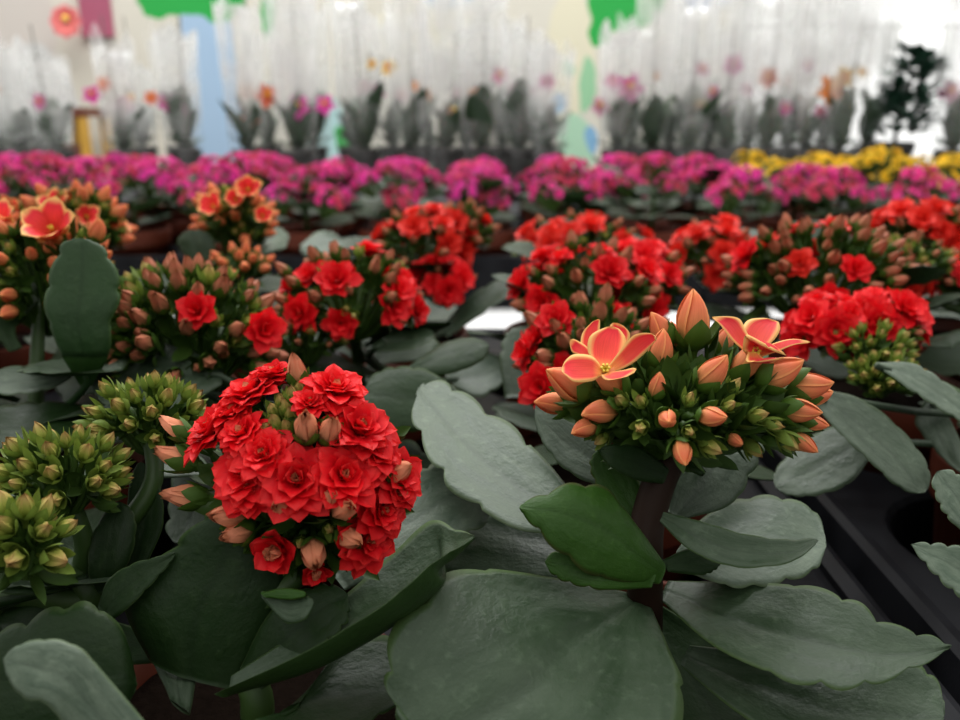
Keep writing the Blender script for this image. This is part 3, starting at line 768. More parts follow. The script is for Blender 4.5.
# the two open flowers: individually posed petals
def posed_flower(name, root, petals, centre, mats):
    mb = MB()
    for st, cup in petals:
        g = leaf_geo([(V(a), V(b)) for a, b in st], cup=cup, th=.0006, scal=0, nv=16, nu=8, groove=0, wav=.02, up=-cF + V((0, 0, .6)))
        for i in range(len(g.un)): g.un[i] = 0
        mb.add(g, Matrix.Translation(-root.location), 0)
    c = V(centre) - root.location; d = (V(centre) - hb).normalized()
    g = MB(); g.lathe([(.0016, -.012), (.003, -.008), (.0042, -.004), (.0036, 0), (.001, .001)], 10)
    mb.add(g, frame(d, 0, c), 2)
    for k in range(4): petal(mb, 0, 0, 0, 0, 0) if False else None
    g = MB()
    for k in range(4): petal(g, k * PI / 2 + .3, .013, .0034, R(48), R(6), .001, -.013, 0, 6, 3, .4, .7)
    mb.add(g, frame(d, 0, c), 1)
    g = MB()
    for k in range(6):
        a = k * 1.05; g.tube([(0, 0, 0), (math.cos(a) * .0012, math.sin(a) * .0012, .0035)], [.0003, .0005], 5)
    mb.add(g, frame(-cF + V((0, 0, .5)), 0, c), 3)
    return mb.mesh(name, mats)
fm = [M['orange'], M['calyx'], M['orange_out'], M['stamen']]
D1 = .252
f1 = [
    ([(pd(598, 371, D1), pd(607, 374, D1)), (pd(588, 352, D1 + .004), pd(622, 356, D1 + .002)), (pd(590, 336, D1 + .006), pd(626, 340, D1 + .005)), (pd(604, 328, D1 + .008), pd(621, 331, D1 + .007)), (pd(612, 326, D1 + .008), pd(616, 327, D1 + .008))], .25),
    ([(pd(603, 369, D1), pd(601, 376, D1 - .001)), (pd(592, 356, D1), pd(592, 381, D1 - .005)), (pd(575, 354, D1 - .002), pd(575, 382, D1 - .008)), (pd(566, 360, D1 - .003), pd(566, 376, D1 - .007)), (pd(561, 369, D1 - .005), pd(562, 372, D1 - .006))], .2),
    ([(pd(606, 369, D1), pd(611, 374, D1)), (pd(622, 348, D1 + .001), pd(632, 364, D1)), (pd(634, 335, D1), pd(646, 352, D1 - .001)), (pd(650, 333, D1 - .002), pd(655, 342, D1 - .003)), (pd(656, 338, D1 - .004), pd(657, 341, D1 - .004))], .3),
    ([(pd(601, 375, D1 - .002), pd(610, 372, D1 - .001)), (pd(604, 379, D1 - .004), pd(622, 370, D1 - .002)), (pd(612, 380, D1 - .006), pd(632, 368, D1 - .004)), (pd(630, 376, D1 - .006), pd(638, 369, D1 - .005))], .2),
    ([(pd(598, 368, D1 + .004), pd(604, 366, D1 + .004)), (pd(582, 350, D1 + .009), pd(600, 344, D1 + .010)), (pd(582, 334, D1 + .012), pd(600, 328, D1 + .012)), (pd(591, 323, D1 + .013), pd(600, 321, D1 + .013)), (pd(597, 319, D1 + .013), pd(599, 319, D1 + .013))], .25),
    ([(pd(596, 370, D1 + .003), pd(600, 366, D1 + .003)), (pd(580, 356, D1 + .006), pd(588, 348, D1 + .007)), (pd(572, 352, D1 + .006), pd(580, 342, D1 + .008)), (pd(569, 341, D1 + .006), pd(572, 338, D1 + .007))], .2),
    ([(pd(606, 366, D1 + .005), pd(612, 366, D1 + .005)), (pd(606, 340, D1 + .012), pd(626, 346, D1 + .012)), (pd(610, 326, D1 + .015), pd(630, 334, D1 + .014)), (pd(614, 322, D1 + .015), pd(622, 324, D1 + .015))], .2)]
D2 = .258
f2 = [
    ([(pd(750, 356, D2), pd(756, 350, D2)), (pd(734, 342, D2 - .002), pd(746, 330, D2 + .002)), (pd(720, 325, D2 - .002), pd(738, 318, D2 + .003)), (pd(711, 317, D2 - .002), pd(714, 316, D2))], .25),
    ([(pd(748, 354, D2 + .002), pd(760, 352, D2 + .002)), (pd(742, 332, D2 + .006), pd(774, 340, D2 + .005)), (pd(748, 320, D2 + .010), pd(780, 330, D2 + .008)), (pd(764, 318, D2 + .012), pd(779, 323, D2 + .011)), (pd(774, 320, D2 + .012), pd(777, 321, D2 + .012))], .25),
    ([(pd(748, 356, D2), pd(760, 355, D2)), (pd(743, 350, D2 - .004), pd(772, 344, D2)), (pd(744, 338, D2 - .006), pd(783, 352, D2 - .003)), (pd(748, 333, D2 - .006), pd(788, 357, D2 - .004))], -.15),
    ([(pd(757, 352, D2), pd(758, 358, D2)), (pd(774, 343, D2 - .001), pd(776, 352, D2 - .003)), (pd(792, 339, D2 - .002), pd(794, 345, D2 - .004)), (pd(810, 341, D2 - .003), pd(811, 343, D2 - .003))], .15),
    ([(pd(748, 352, D2 - .003), pd(757, 352, D2 - .003)), (pd(746, 360, D2 - .007), pd(770, 362, D2 - .006)), (pd(752, 362, D2 - .008), pd(782, 358, D2 - .006)), (pd(780, 358, D2 - .007), pd(787, 357, D2 - .006))], .1)]
headA = HA.build(rs=.0012)
m1 = posed_flower('flower', A, f1, pd(604, 372, D1 + .002), fm); mesh_obj('flower', m1, None, headA)
m2 = posed_flower('flower', A, f2, pd(753, 355, D2), fm); mesh_obj('flower', m2, None, headA)

# ------------------------------------------------------------------ hero B: double red plant
B = plant(-.072, .225, 'scarlet double kalanchoe with one full ball of ruffled blooms, nearest the lens', None, zs=.86)
bS = pz(255, 690, .102)
stem_part(B, [bS + V((0, 0, -.01)), bS, pd(235, 630, .262), pd(262, 570, .262), pd(300, 525, .265)], (.0052, .0042), 'stem_green')
stem_part(B, [pd(215, 650, .262), pd(250, 615, .256), pd(320, 560, .262)], (.004, .0032), 'stem_green')
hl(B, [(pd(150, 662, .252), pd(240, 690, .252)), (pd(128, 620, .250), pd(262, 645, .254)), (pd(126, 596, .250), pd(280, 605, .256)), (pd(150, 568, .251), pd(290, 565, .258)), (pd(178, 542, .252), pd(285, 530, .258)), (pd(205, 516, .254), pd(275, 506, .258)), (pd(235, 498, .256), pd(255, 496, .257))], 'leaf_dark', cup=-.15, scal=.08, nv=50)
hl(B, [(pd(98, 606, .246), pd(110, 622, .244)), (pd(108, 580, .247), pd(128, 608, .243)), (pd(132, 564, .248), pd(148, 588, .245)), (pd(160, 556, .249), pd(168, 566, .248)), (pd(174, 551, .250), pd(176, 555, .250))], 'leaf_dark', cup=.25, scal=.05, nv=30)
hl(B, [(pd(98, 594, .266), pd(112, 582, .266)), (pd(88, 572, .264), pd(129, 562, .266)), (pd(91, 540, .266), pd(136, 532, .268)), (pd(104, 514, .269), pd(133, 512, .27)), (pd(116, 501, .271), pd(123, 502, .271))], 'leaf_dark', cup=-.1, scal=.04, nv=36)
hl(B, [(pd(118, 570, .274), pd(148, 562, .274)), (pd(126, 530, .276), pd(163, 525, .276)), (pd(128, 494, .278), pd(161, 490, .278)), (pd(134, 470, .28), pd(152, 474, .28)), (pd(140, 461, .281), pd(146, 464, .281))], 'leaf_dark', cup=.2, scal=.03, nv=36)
hl(B, [(pd(232, 676, .240), pd(215, 695, .232)), (pd(310, 622, .250), pd(300, 655, .222)), (pd(385, 560, .262), pd(380, 606, .222)), (pd(430, 520, .264), pd(424, 570, .226)), (pd(455, 528, .254), pd(449, 553, .236)), (pd(475, 535, .245), pd(474, 538, .244))], 'leaf', cup=.55, scal=.03, nv=56, nu=20, groove=0)
hl(B, [(pd(165, 745, .196), pd(140, 800, .19)), (pd(112, 682, .196), pd(75, 738, .190)), (pd(80, 648, .196), pd(48, 705, .189)), (pd(50, 639, .196), pd(24, 698, .190)), (pd(20, 644, .197), pd(9, 680, .193)), (pd(4, 657, .197), pd(4, 664, .196))], 'leaf_pale', cup=.05, scal=.04, nv=44)
hl(B, [(pd(135, 676, .236), pd(135, 692, .234)), (pd(120, 625, .236), pd(112, 725, .228)), (pd(82, 604, .236), pd(60, 745, .226)), (pd(36, 616, .236), pd(18, 745, .226)), (pd(-10, 640, .236), pd(-20, 715, .228)), (pd(-42, 665, .234), pd(-42, 685, .232))], 'leaf_dark', cup=-.08, scal=.10, ns=4, nv=44)
hl(B, [(pd(262, 591, .242), pd(264, 599, .242)), (pd(285, 596, .240), pd(284, 622, .236)), (pd(305, 595, .238), pd(304, 620, .234)), (pd(314, 600, .237), pd(314, 606, .236))], 'leaf', cup=.1, scal=.02, nv=24)
hl(B, [(pd(262, 592, .240), pd(268, 598, .239)), (pd(285, 588, .238), pd(290, 600, .236)), (pd(306, 591, .236), pd(307, 597, .235))], 'leaf_young', cup=.15, scal=0, nv=20)
hl(B, [(pd(170, 700, .244), pd(190, 715, .24)), (pd(150, 640, .262), pd(205, 650, .262)), (pd(200, 610, .272), pd(240, 640, .272)), (pd(235, 615, .276), pd(245, 622, .276))], 'leaf_mid', cup=.1, nv=24)
hl(B, [(pd(300, 700, .236), pd(255, 720, .222)), (pd(350, 640, .262), pd(300, 740, .222)), (pd(400, 640, .262), pd(350, 735, .226)), (pd(430, 660, .256), pd(415, 690, .246))], 'leaf_dark', cup=.2, nv=30)
hl(B, [(pd(320, 560, .275), pd(345, 590, .270)), (pd(380, 495, .296), pd(420, 560, .276)), (pd(430, 465, .312), pd(475, 530, .285)), (pd(480, 465, .318), pd(510, 500, .298))], 'leaf_pale', cup=.08, nv=36)
hl(B, [(pd(180, 640, .266), pd(190, 660, .262)), (pd(110, 620, .272), pd(105, 665, .262)), (pd(50, 600, .28), pd(30, 650, .264)), (pd(5, 604, .284), pd(-5, 630, .274))], 'leaf_dark', cup=.1, nv=30)
hl(B, [(pd(240, 668, .250), pd(262, 690, .244)), (pd(270, 612, .250), pd(315, 652, .240)), (pd(315, 585, .252), pd(345, 625, .244)), (pd(345, 588, .252), pd(350, 600, .250))], 'leaf_dark', cup=.12, nv=30)
hb2 = pd(312, 520, .268); HB = Head(B, hb2)
cB = pd(303, 478, .268); rB = 104 / F * .268
def bball(px, py, bulge=1.0):
    """point on the flower ball seen at this pixel and its outward direction"""
    dx = (px - 303) / 118; dy = (py - 475) / 116
    rr = math.sqrt(dx * dx + dy * dy); z = math.sqrt(max(0, 1 - rr * rr))
    p = pd(px, py, .268 - .034 * z * bulge)
    d = (p - pd(312, 500, .272)).normalized()
    return p, d
def bf(kind, px, py, dia, push=0.0):
    p, d = bball(px, py)
    d = (d + V((0, 0, .12))).normalized()
    HB.put(kind, p - d * dia / F * .25 * .18, d, dia / 2 / F * .25 * 1.0)
random.seed(5)
for px, py, dia in [(210, 424, 92), (240, 430, 60), (248, 388, 74), (273, 370, 56), (336, 384, 78), (362, 425, 86), (402, 474, 78), (244, 472, 88), (262, 452, 70), (296, 478, 92), (346, 474, 84), (370, 540, 84), (385, 510, 70), (310, 400, 44), (232, 408, 60), (380, 450, 60), (250, 487, 70)]:
    bf('red_hero', px, py, dia)
bf('red_half', 273, 552, 74); bf('red_half', 316, 572, 50); bf('red_half', 398, 492, 60)
for px, py, Lp in [(306, 428, 40), (330, 432, 36), (176, 459, 42), (176, 430, 34), (186, 498, 44), (230, 517, 40), (238, 534, 38), (282, 508, 36), (344, 510, 40), (350, 540, 38), (314, 556, 42), (398, 474, 36), (297, 372, 34), (330, 498, 30)]:
    p, d = bball(px, py); HB.put('peach_bud', p - d * Lp / F * .25 * .5, d + V((0, 0, .1)), Lp / F * .25 * 1.12)
for px, py, Lp in [(292, 392, 34), (284, 404, 34), (274, 420, 36), (266, 428, 32), (300, 385, 30), (258, 502, 26), (290, 412, 30), (330, 530, 26), (300, 545, 24), (280, 398, 30), (286, 424, 30), (272, 408, 30)]:
    p, d = bball(px, py, .85); HB.put('green_bud', p - d * Lp / F * .25 * .4, d, Lp / F * .25 * .8)
for i in range(40):
    a = U(0, 2 * PI); rr = math.sqrt(rnd()) * .95
    p, d = bball(303 + math.cos(a) * rr * 110, 472 + math.sin(a) * rr * 105, .7)
    HB.extra.tube([hb2 - B.location, hb2.lerp(p, .5) - B.location, p - B.location], [.0018, .0013, .0010], 5, 0, False)
    g = MB()
    for k in range(3): petal(g, k * 2.1 + U(0, 1), .009 * U(.8, 1.2), .0024, R(35), R(8), .0012, -.002, 0, 5, 3, .4, .7)
    HB.extra.add(g, frame(d, U(0, 6), p - d * .004 - B.location))
HB.build(rs=.0012)

# ------------------------------------------------------------------ C: green budded plant at the near left
Cp = plant(-.205, .235, 'kalanchoe in tight green bud beside the scarlet ball of flowers', None, zs=.86)
j0 = pd(82, 575, .272)
stem_part(Cp, [V((-.185, .240, .098)), V((-.160, .250, .112)), pd(90, 600, .272), j0], (.0048, .0045), 'stem_green')
for tgt, d, mid in (((66, 490), .264, (84, 540)), ((150, 430), .285, (150, 490)), ((30, 550), .245, (50, 575))):
    e = pd(tgt[0], tgt[1], d)
    stem_part(Cp, [j0, pd(mid[0], mid[1], (d + .272) / 2), e], (.0036, .0028), 'stem_green')
random.seed(21)
def budhead(root, px, py, d, aw, bh, n, sz, kinds=('green_bud',), seed=0, tilt=(0, -.2), drop=.9):
    h, c = dome(root, px, py, d, aw, bh, [(k, n // len(kinds), sz) for k in kinds], drop, .8, tilt, seed=seed, thmax=1.75)
    h.build('stalk', .0009); return c
budhead(Cp, 62, 483, .262, 55, 42, 30, .0082, seed=1)
budhead(Cp, 148, 424, .285, 50, 38, 28, .0082, seed=2)
budhead(Cp, 22, 548, .238, 34, 38, 14, .0098, seed=3)
hl(Cp, [(pd(82, 576, .268), pd(82, 584, .267)), (pd(45, 580, .262), pd(45, 594, .258)), (pd(0, 572, .258), pd(0, 593, .254)), (pd(-40, 562, .256), pd(-40, 580, .254))], 'leaf_dark', cup=.2, scal=.02, nv=26)
hl(Cp, [(pd(95, 565, .285), pd(85, 580, .28)), (pd(60, 540, .30), pd(30, 570, .285)), (pd(20, 525, .31), pd(-20, 560, .29)), (pd(-30, 520, .31), pd(-50, 545, .30))], 'leaf_mid', cup=.1, nv=30)
hl(Cp, [(pd(150, 470, .30), pd(130, 480, .295)), (pd(175, 440, .32), pd(215, 480, .305)), (pd(170, 500, .31), pd(215, 520, .30)), (pd(165, 540, .30), pd(185, 545, .297))], 'leaf_mid', cup=.1, nv=30)
random.seed(22)
foliage(Cp, (.03, .02), 6, .10, .13, .07, .09, ('leaf', 'leaf_dark'), 0, 25, az0=1.2)

# ------------------------------------------------------------------ middle rows
def mid_plant(cell, label, head_px, leaves=9, lsize=(.065, .090), group=None, zl=(.11, .165), mats=('leaf_mid', 'leaf', 'leaf_mid', 'leaf_dark'), el=(5, 40), seed=0, skip=None):
    random.seed(seed)
    t = plant(cell[0], cell[1], label, group)
    b = V((cell[0], cell[1], .10))
    hp = head_px
    stem_part(t, [b, b.lerp(hp, .4) + V((0, 0, .01)), hp], (.0042, .003), 'stem_green', 8)
    foliage(t, (0, 0), leaves, zl[0], zl[1], lsize[0], lsize[1], mats, el[0], el[1], skip=skip)
    return t
def dome_on(t, *a, mat='stalk', **k):
    h, c = dome(t, *a, **k); h.build(mat, .0009); return c

# D: budding plant with two single red flowers
t = mid_plant((-.083, .372), 'rusty budded kalanchoe with just two small red blooms open', pd(185, 350, .40), seed=31, leaves=7, el=(0, 15), zl=(.105, .13))
h, c = dome(t, 185, 340, .40, 88, 66, [('rust_bud', 50, .0125), ('dull_bud', 30, .011), ('green_bud', 18, .011)], 1.0, .8, (0, -.15), seed=32)
h.put('red', pd(198, 312, .368), V((0, -.8, .5)), .0105); h.put('red', pd(262, 330, .378), V((.6, -.7, .2)), .0115)
h.build('stalk', .001)
stem_part(t, [V((-.083, .372, .10)), pd(185, 380, .40), pd(185, 345, .40)], (.004, .003))
hl(t, [(pd(222, 368, .375), pd(222, 385, .37)), (pd(180, 346, .385), pd(175, 410, .355)), (pd(130, 343, .385), pd(128, 412, .352)), (pd(97, 356, .378), pd(100, 400, .355)), (pd(88, 374, .37), pd(90, 384, .365))], 'leaf_mid', cup=.05, scal=.07, nv=36)
hl(t, [(pd(96, 344, .40), pd(98, 352, .397)), (pd(62, 360, .39), pd(60, 384, .375)), (pd(20, 366, .385), pd(15, 395, .368)), (pd(-30, 372, .38), pd(-30, 390, .372))], 'leaf_pale', cup=.15, nv=30)
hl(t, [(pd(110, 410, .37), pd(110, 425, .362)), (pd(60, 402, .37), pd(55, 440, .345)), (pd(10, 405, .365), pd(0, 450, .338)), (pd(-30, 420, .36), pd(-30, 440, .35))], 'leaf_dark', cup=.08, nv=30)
# E: red plant behind the scarlet ball
t = mid_plant((-.075, .495), 'red double kalanchoe rising directly behind the nearest scarlet ball', pd(352, 320, .47), seed=41, leaves=8, mats=('leaf', 'leaf_dark', 'leaf_dark'))
dome_on(t, 350, 300, .47, 66, 44, [('red', 17, .0115), ('rust_bud', 30, .0110), ('green_bud', 8, .008)], seed=44, tilt=(0, -.25))
budhead(t, 305, 340, .45, 38, 32, 22, .008, ('green_bud', 'dull_bud'), 43)
hl(t, [(pd(405, 369, .42), pd(410, 377, .417)), (pd(440, 345, .43), pd(448, 374, .41)), (pd(470, 337, .43), pd(480, 362, .412)), (pd(488, 342, .425), pd(490, 350, .42))], 'leaf_dark', cup=-.1, scal=.03, nv=28)
hl(t, [(pd(470, 398, .40), pd(465, 420, .39)), (pd(430, 372, .405), pd(420, 430, .385)), (pd(392, 367, .405), pd(380, 430, .38)), (pd(366, 378, .40), pd(360, 412, .385))], 'leaf_dark', cup=-.05, scal=.05, nv=30)
hl(t, [(pd(443, 372, .50), pd(455, 388, .49)), (pd(470, 355, .51), pd(480, 397, .48)), (pd(495, 354, .51), pd(505, 382, .49)), (pd(500, 364, .505), pd(503, 372, .50))], 'leaf_pale', cup=.1, nv=28)
hl(t, [(pd(372, 345, .46), pd(378, 352, .455)), (pd(400, 328, .47), pd(408, 350, .455)), (pd(425, 328, .47), pd(428, 342, .46)), (pd(434, 332, .468), pd(434, 335, .467))], 'leaf', cup=.15, nv=28)
# F: orange plant at the left edge, with a tall leaf
t = mid_plant((-.215, .372), 'peach and orange kalanchoe behind a tall upright scalloped leaf', pd(40, 300, .42), seed=51, leaves=8, mats=('leaf', 'leaf_dark'), el=(5, 35))
h, c = dome(t, 42, 282, .42, 62, 56, [('salmon_bud', 48, .0100), ('green_bud', 24, .009)], 1.0, .8, (0, -.1), seed=52)
h.put('orange', pd(52, 230, .395), V((.05, -.75, .8)), .0185); h.put('orange', pd(2, 222, .41), V((-.2, -.6, .8)), .014); h.put('salmon_bud', pd(95, 240, .40), V((.4, -.3, .9)), .012)
h.build('stalk', .001)
hl(t, [(pd(80, 386, .36), pd(92, 386, .36)), (pd(60, 352, .348), pd(110, 352, .348)), (pd(48, 320, .346), pd(112, 320, .346)), (pd(46, 290, .348), pd(121, 294, .348)), (pd(54, 264, .35), pd(115, 268, .35)), (pd(62, 246, .352), pd(105, 250, .352)), (pd(72, 238, .353), pd(92, 239, .353))], 'leaf_green', cup=-.08, scal=.09, ns=3, nv=44)
# F2, F0, G: orange plants further back
t = mid_plant((-.205, .495), 'orange kalanchoe in the row behind the tall upright leaf', pd(80, 240, .56), seed=61, mats=('leaf_mid', 'leaf_dark'))
h, c = dome(t, 75, 230, .56, 42, 36, [('orange', 8, .013), ('salmon_bud', 26, .0125), ('green_bud', 10, .008)], 1.0, .8, (0, -.2), seed=62)
h.build('stalk', .001)
t = mid_plant((-.371, .625), 'orange kalanchoe cut by the picture edge beyond the tall upright leaf', pd(-8, 240, .63), seed=63)
dome_on(t, -10, 232, .63, 42, 30, [('orange', 8, .014), ('salmon_bud', 22, .0125)], seed=64)
t = mid_plant((-.192, .625), 'small orange kalanchoe standing clear on its own stem before the magenta rows', pd(235, 245, .62), seed=66, leaves=8, mats=('leaf_mid', 'leaf', 'leaf_pale'), el=(0, 30), zl=(.11, .15))
h, c = dome(t, 235, 226, .62, 31, 34, [('salmon_bud', 32, .0115), ('green_bud', 14, .009)], 1.0, .85, (0, -.2), seed=67)
for px, py, s in ((214, 207, .015), (248, 190, .014), (262, 216, .011), (236, 200, .012)): h.put('orange', pd(px, py, .588), V(((px - 235) / 60, -.8, .6)), s)
h.build('stalk', .001)
budhead(t, 240, 268, .56, 26, 14, 16, .009, ('salmon_bud',), 68)
hl(t, [(pd(205, 268, .60), pd(195, 268, .60)), (pd(215, 250, .60), pd(182, 252, .60)), (pd(212, 236, .60), pd(178, 240, .60)), (pd(198, 229, .60), pd(188, 230, .60))], 'leaf', cup=-.1, nv=24)
hl(t, [(pd(240, 250, .62), pd(245, 262, .61)), (pd(262, 228, .66), pd(270, 252, .62)), (pd(280, 228, .68), pd(285, 248, .65)), (pd(290, 236, .68), pd(288, 242, .67))], 'leaf_pale', cup=.05, nv=24)
# E2: red, before the magenta
t = mid_plant((-.060, .635), 'red kalanchoe with a truss drooping over its side, before the terracotta pot', pd(432, 270, .65), seed=71, leaves=8)
dome_on(t, 425, 248, .65, 44, 34, [('red_b', 16, .0135), ('rust_bud', 16, .0115)], seed=72, tilt=(0, -.25))
dome_on(t, 462, 232, .66, 26, 24, [('rust_bud', 18, .0115), ('red_b', 2, .012)], seed=73)
dome_on(t, 442, 285, .62, 28, 22, [('red', 8, .0125), ('rust_bud', 5, .009)], seed=74, tilt=(.2, -.6))
hl(t, [(pd(436, 332, .62), pd(448, 337, .61)), (pd(470, 296, .63), pd(478, 317, .61)), (pd(508, 277, .64), pd(506, 299, .61)), (pd(530, 280, .63), pd(533, 290, .62))], 'leaf_mid', cup=.05, nv=30)
hl(t, [(pd(300, 245, .70), pd(305, 258, .69)), (pd(318, 232, .72), pd(340, 255, .70)), (pd(335, 232, .72), pd(352, 248, .71))], 'leaf_pale', cup=.05, nv=20)
# H1, H2, H3: reds behind the orange hero
t = mid_plant((.070, .635), 'wide red kalanchoe in the row just before the magenta ones', pd(585, 260, .67), seed=81)
dome_on(t, 583, 250, .67, 62, 28, [('red_b', 26, .0135), ('rust_bud', 14, .0115), ('green_bud', 6, .008)], seed=82, tilt=(0, -.25))
t = mid_plant((.068, .495), 'red kalanchoe showing above the orange bicolour plant', pd(600, 330, .5), seed=83)
dome_on(t, 590, 296, .50, 66, 44, [('red', 18, .0125), ('rust_bud', 28, .012)], seed=84, tilt=(0, -.25))
dome_on(t, 640, 285, .54, 40, 36, [('red', 16, .0125), ('rust_bud', 8, .0115)], seed=85, tilt=(0, -.25))
hl(t, [(pd(505, 398, .45), pd(545, 398, .45)), (pd(500, 362, .46), pd(551, 366, .46)), (pd(505, 336, .47), pd(546, 338, .47)), (pd(516, 326, .475), pd(535, 327, .475))], 'leaf_mid', cup=.05, nv=28)
t = mid_plant((.062, .378), 'red kalanchoe mostly hidden behind the orange bicolour flower head', pd(580, 370, .4), seed=86, leaves=4, el=(0, 20), zl=(.105, .13))
dome_on(t, 590, 352, .40, 62, 42, [('rust_bud', 30, .012), ('dull_bud', 16, .010), ('red', 6, .012)], seed=87, tilt=(0, -.2))
h = Head(t, pd(575, 395, .41)); h.put('red', pd(542, 388, .37), V((-.35, -.8, .35)), .0125); h.put('red', pd(560, 372, .38), V((-.2, -.8, .5)), .0115); h.put('red', pd(556, 322, .385), V((-.2, -.7, .6)), .011); h.build('stalk', .001)
# I, J, J2, K: reds on the neighbouring tray
t = mid_plant((.235, .632), 'small red kalanchoe leaning toward the central tray', pd(715, 270, .68), seed=91)
dome_on(t, 715, 260, .68, 38, 33, [('red_b', 22, .0135), ('rust_bud', 8, .0115)], seed=92, tilt=(0, -.3))
t = mid_plant((.255, .500), 'broad red kalanchoe with many rusty buds in its dome', pd(820, 300, .5), seed=93, leaves=8)
dome_on(t, 818, 278, .50, 74, 50, [('rust_bud', 64, .0120), ('red', 9, .0115), ('red_b', 10, .0105)], seed=94, tilt=(0, -.25))
dome_on(t, 895, 280, .53, 26, 22, [('red_b', 8, .011), ('rust_bud', 8, .009)], seed=95)
t = mid_plant((.280, .378), 'low red kalanchoe with lime green buds above the bare tray corner', pd(855, 350, .42), seed=96, leaves=5, el=(0, 20), zl=(.105, .14), mats=('leaf_mid', 'leaf_pale'))
dome_on(t, 832, 330, .42, 34, 26, [('red', 13, .0115)], seed=97, tilt=(0, -.4))
dome_on(t, 884, 324, .42, 34, 24, [('red', 11, .0115), ('dull_bud', 3, .008)], seed=98, tilt=(0, -.4))
budhead(t, 873, 348, .40, 34, 18, 20, .0075, ('green_bud',), 99)
budhead(t, 885, 378, .385, 34, 16, 22, .0075, ('green_bud',), 100)
hl(t, [(pd(862, 424, .37), pd(872, 455, .36)), (pd(826, 428, .375), pd(852, 482, .35)), (pd(795, 448, .37), pd(822, 494, .347)), (pd(777, 468, .362), pd(796, 496, .348)), (pd(772, 482, .357), pd(780, 493, .352))], 'leaf_mid', cup=.06, scal=.04, nv=36)
hl(t, [(pd(815, 388, .35), pd(812, 402, .347)), (pd(860, 398, .352), pd(838, 432, .335)), (pd(900, 428, .345), pd(866, 458, .328)), (pd(926, 462, .335), pd(893, 484, .325)), (pd(932, 488, .33), pd(918, 496, .326))], 'leaf_mid', cup=.12, scal=.05, nv=36)
hl(t, [(pd(876, 362, .36), pd(884, 372, .355)), (pd(912, 363, .365), pd(905, 386, .35)), (pd(945, 382, .36), pd(938, 408, .347)), (pd(985, 412, .35), pd(975, 430, .345))], 'leaf_pale', cup=.1, nv=30)
hl(t, [(pd(1020, 560, .27), pd(1000, 560, .27)), (pd(990, 515, .275), pd(955, 525, .272)), (pd(965, 480, .28), pd(938, 502, .276)), (pd(945, 467, .283), pd(930, 476, .281))], 'leaf_pale', cup=.1, nv=30)
hl(t, [(pd(1015, 580, .265), pd(1005, 612, .26)), (pd(980, 553, .272), pd(965, 600, .262)), (pd(945, 544, .275), pd(935, 575, .268)), (pd(911, 542, .276), pd(911, 547, .275))], 'leaf_pale', cup=.1, nv=30)
hl(t, [(pd(930, 395, .39), pd(945, 410, .385)), (pd(915, 420, .385), pd(960, 440, .375)), (pd(935, 450, .375), pd(965, 465, .365)), (pd(955, 470, .365), pd(965, 474, .363))], 'leaf_mid', cup=.1, nv=24)
t = mid_plant((.392, .632), 'red kalanchoe at the picture edge beneath the yellow ones', pd(925, 260, .62), seed=101)
dome_on(t, 918, 235, .62, 40, 28, [('red_b', 14, .0135), ('rust_bud', 14, .0115)], seed=102, tilt=(0, -.25))
dome_on(t, 962, 240, .62, 30, 24, [('red', 10, .013), ('rust_bud', 8, .0115)], seed=105, tilt=(0, -.25))
t = mid_plant((.385, .500), 'dull budded kalanchoe at the picture edge with few red blooms', pd(935, 300, .56), seed=103, leaves=8)
budhead(t, 905, 268, .545, 40, 28, 30, .009, ('rust_bud', 'green_bud'), 104)
dome_on(t, 965, 280, .55, 22, 22, [('red', 8, .012), ('rust_bud', 8, .0115)], seed=106)
# fillers whose leaves show
t = mid_plant((-.371, .495), 'flowerless kalanchoe leaves at the picture edge below the orange blooms', pd(-60, 280, .55), seed=111, leaves=8)

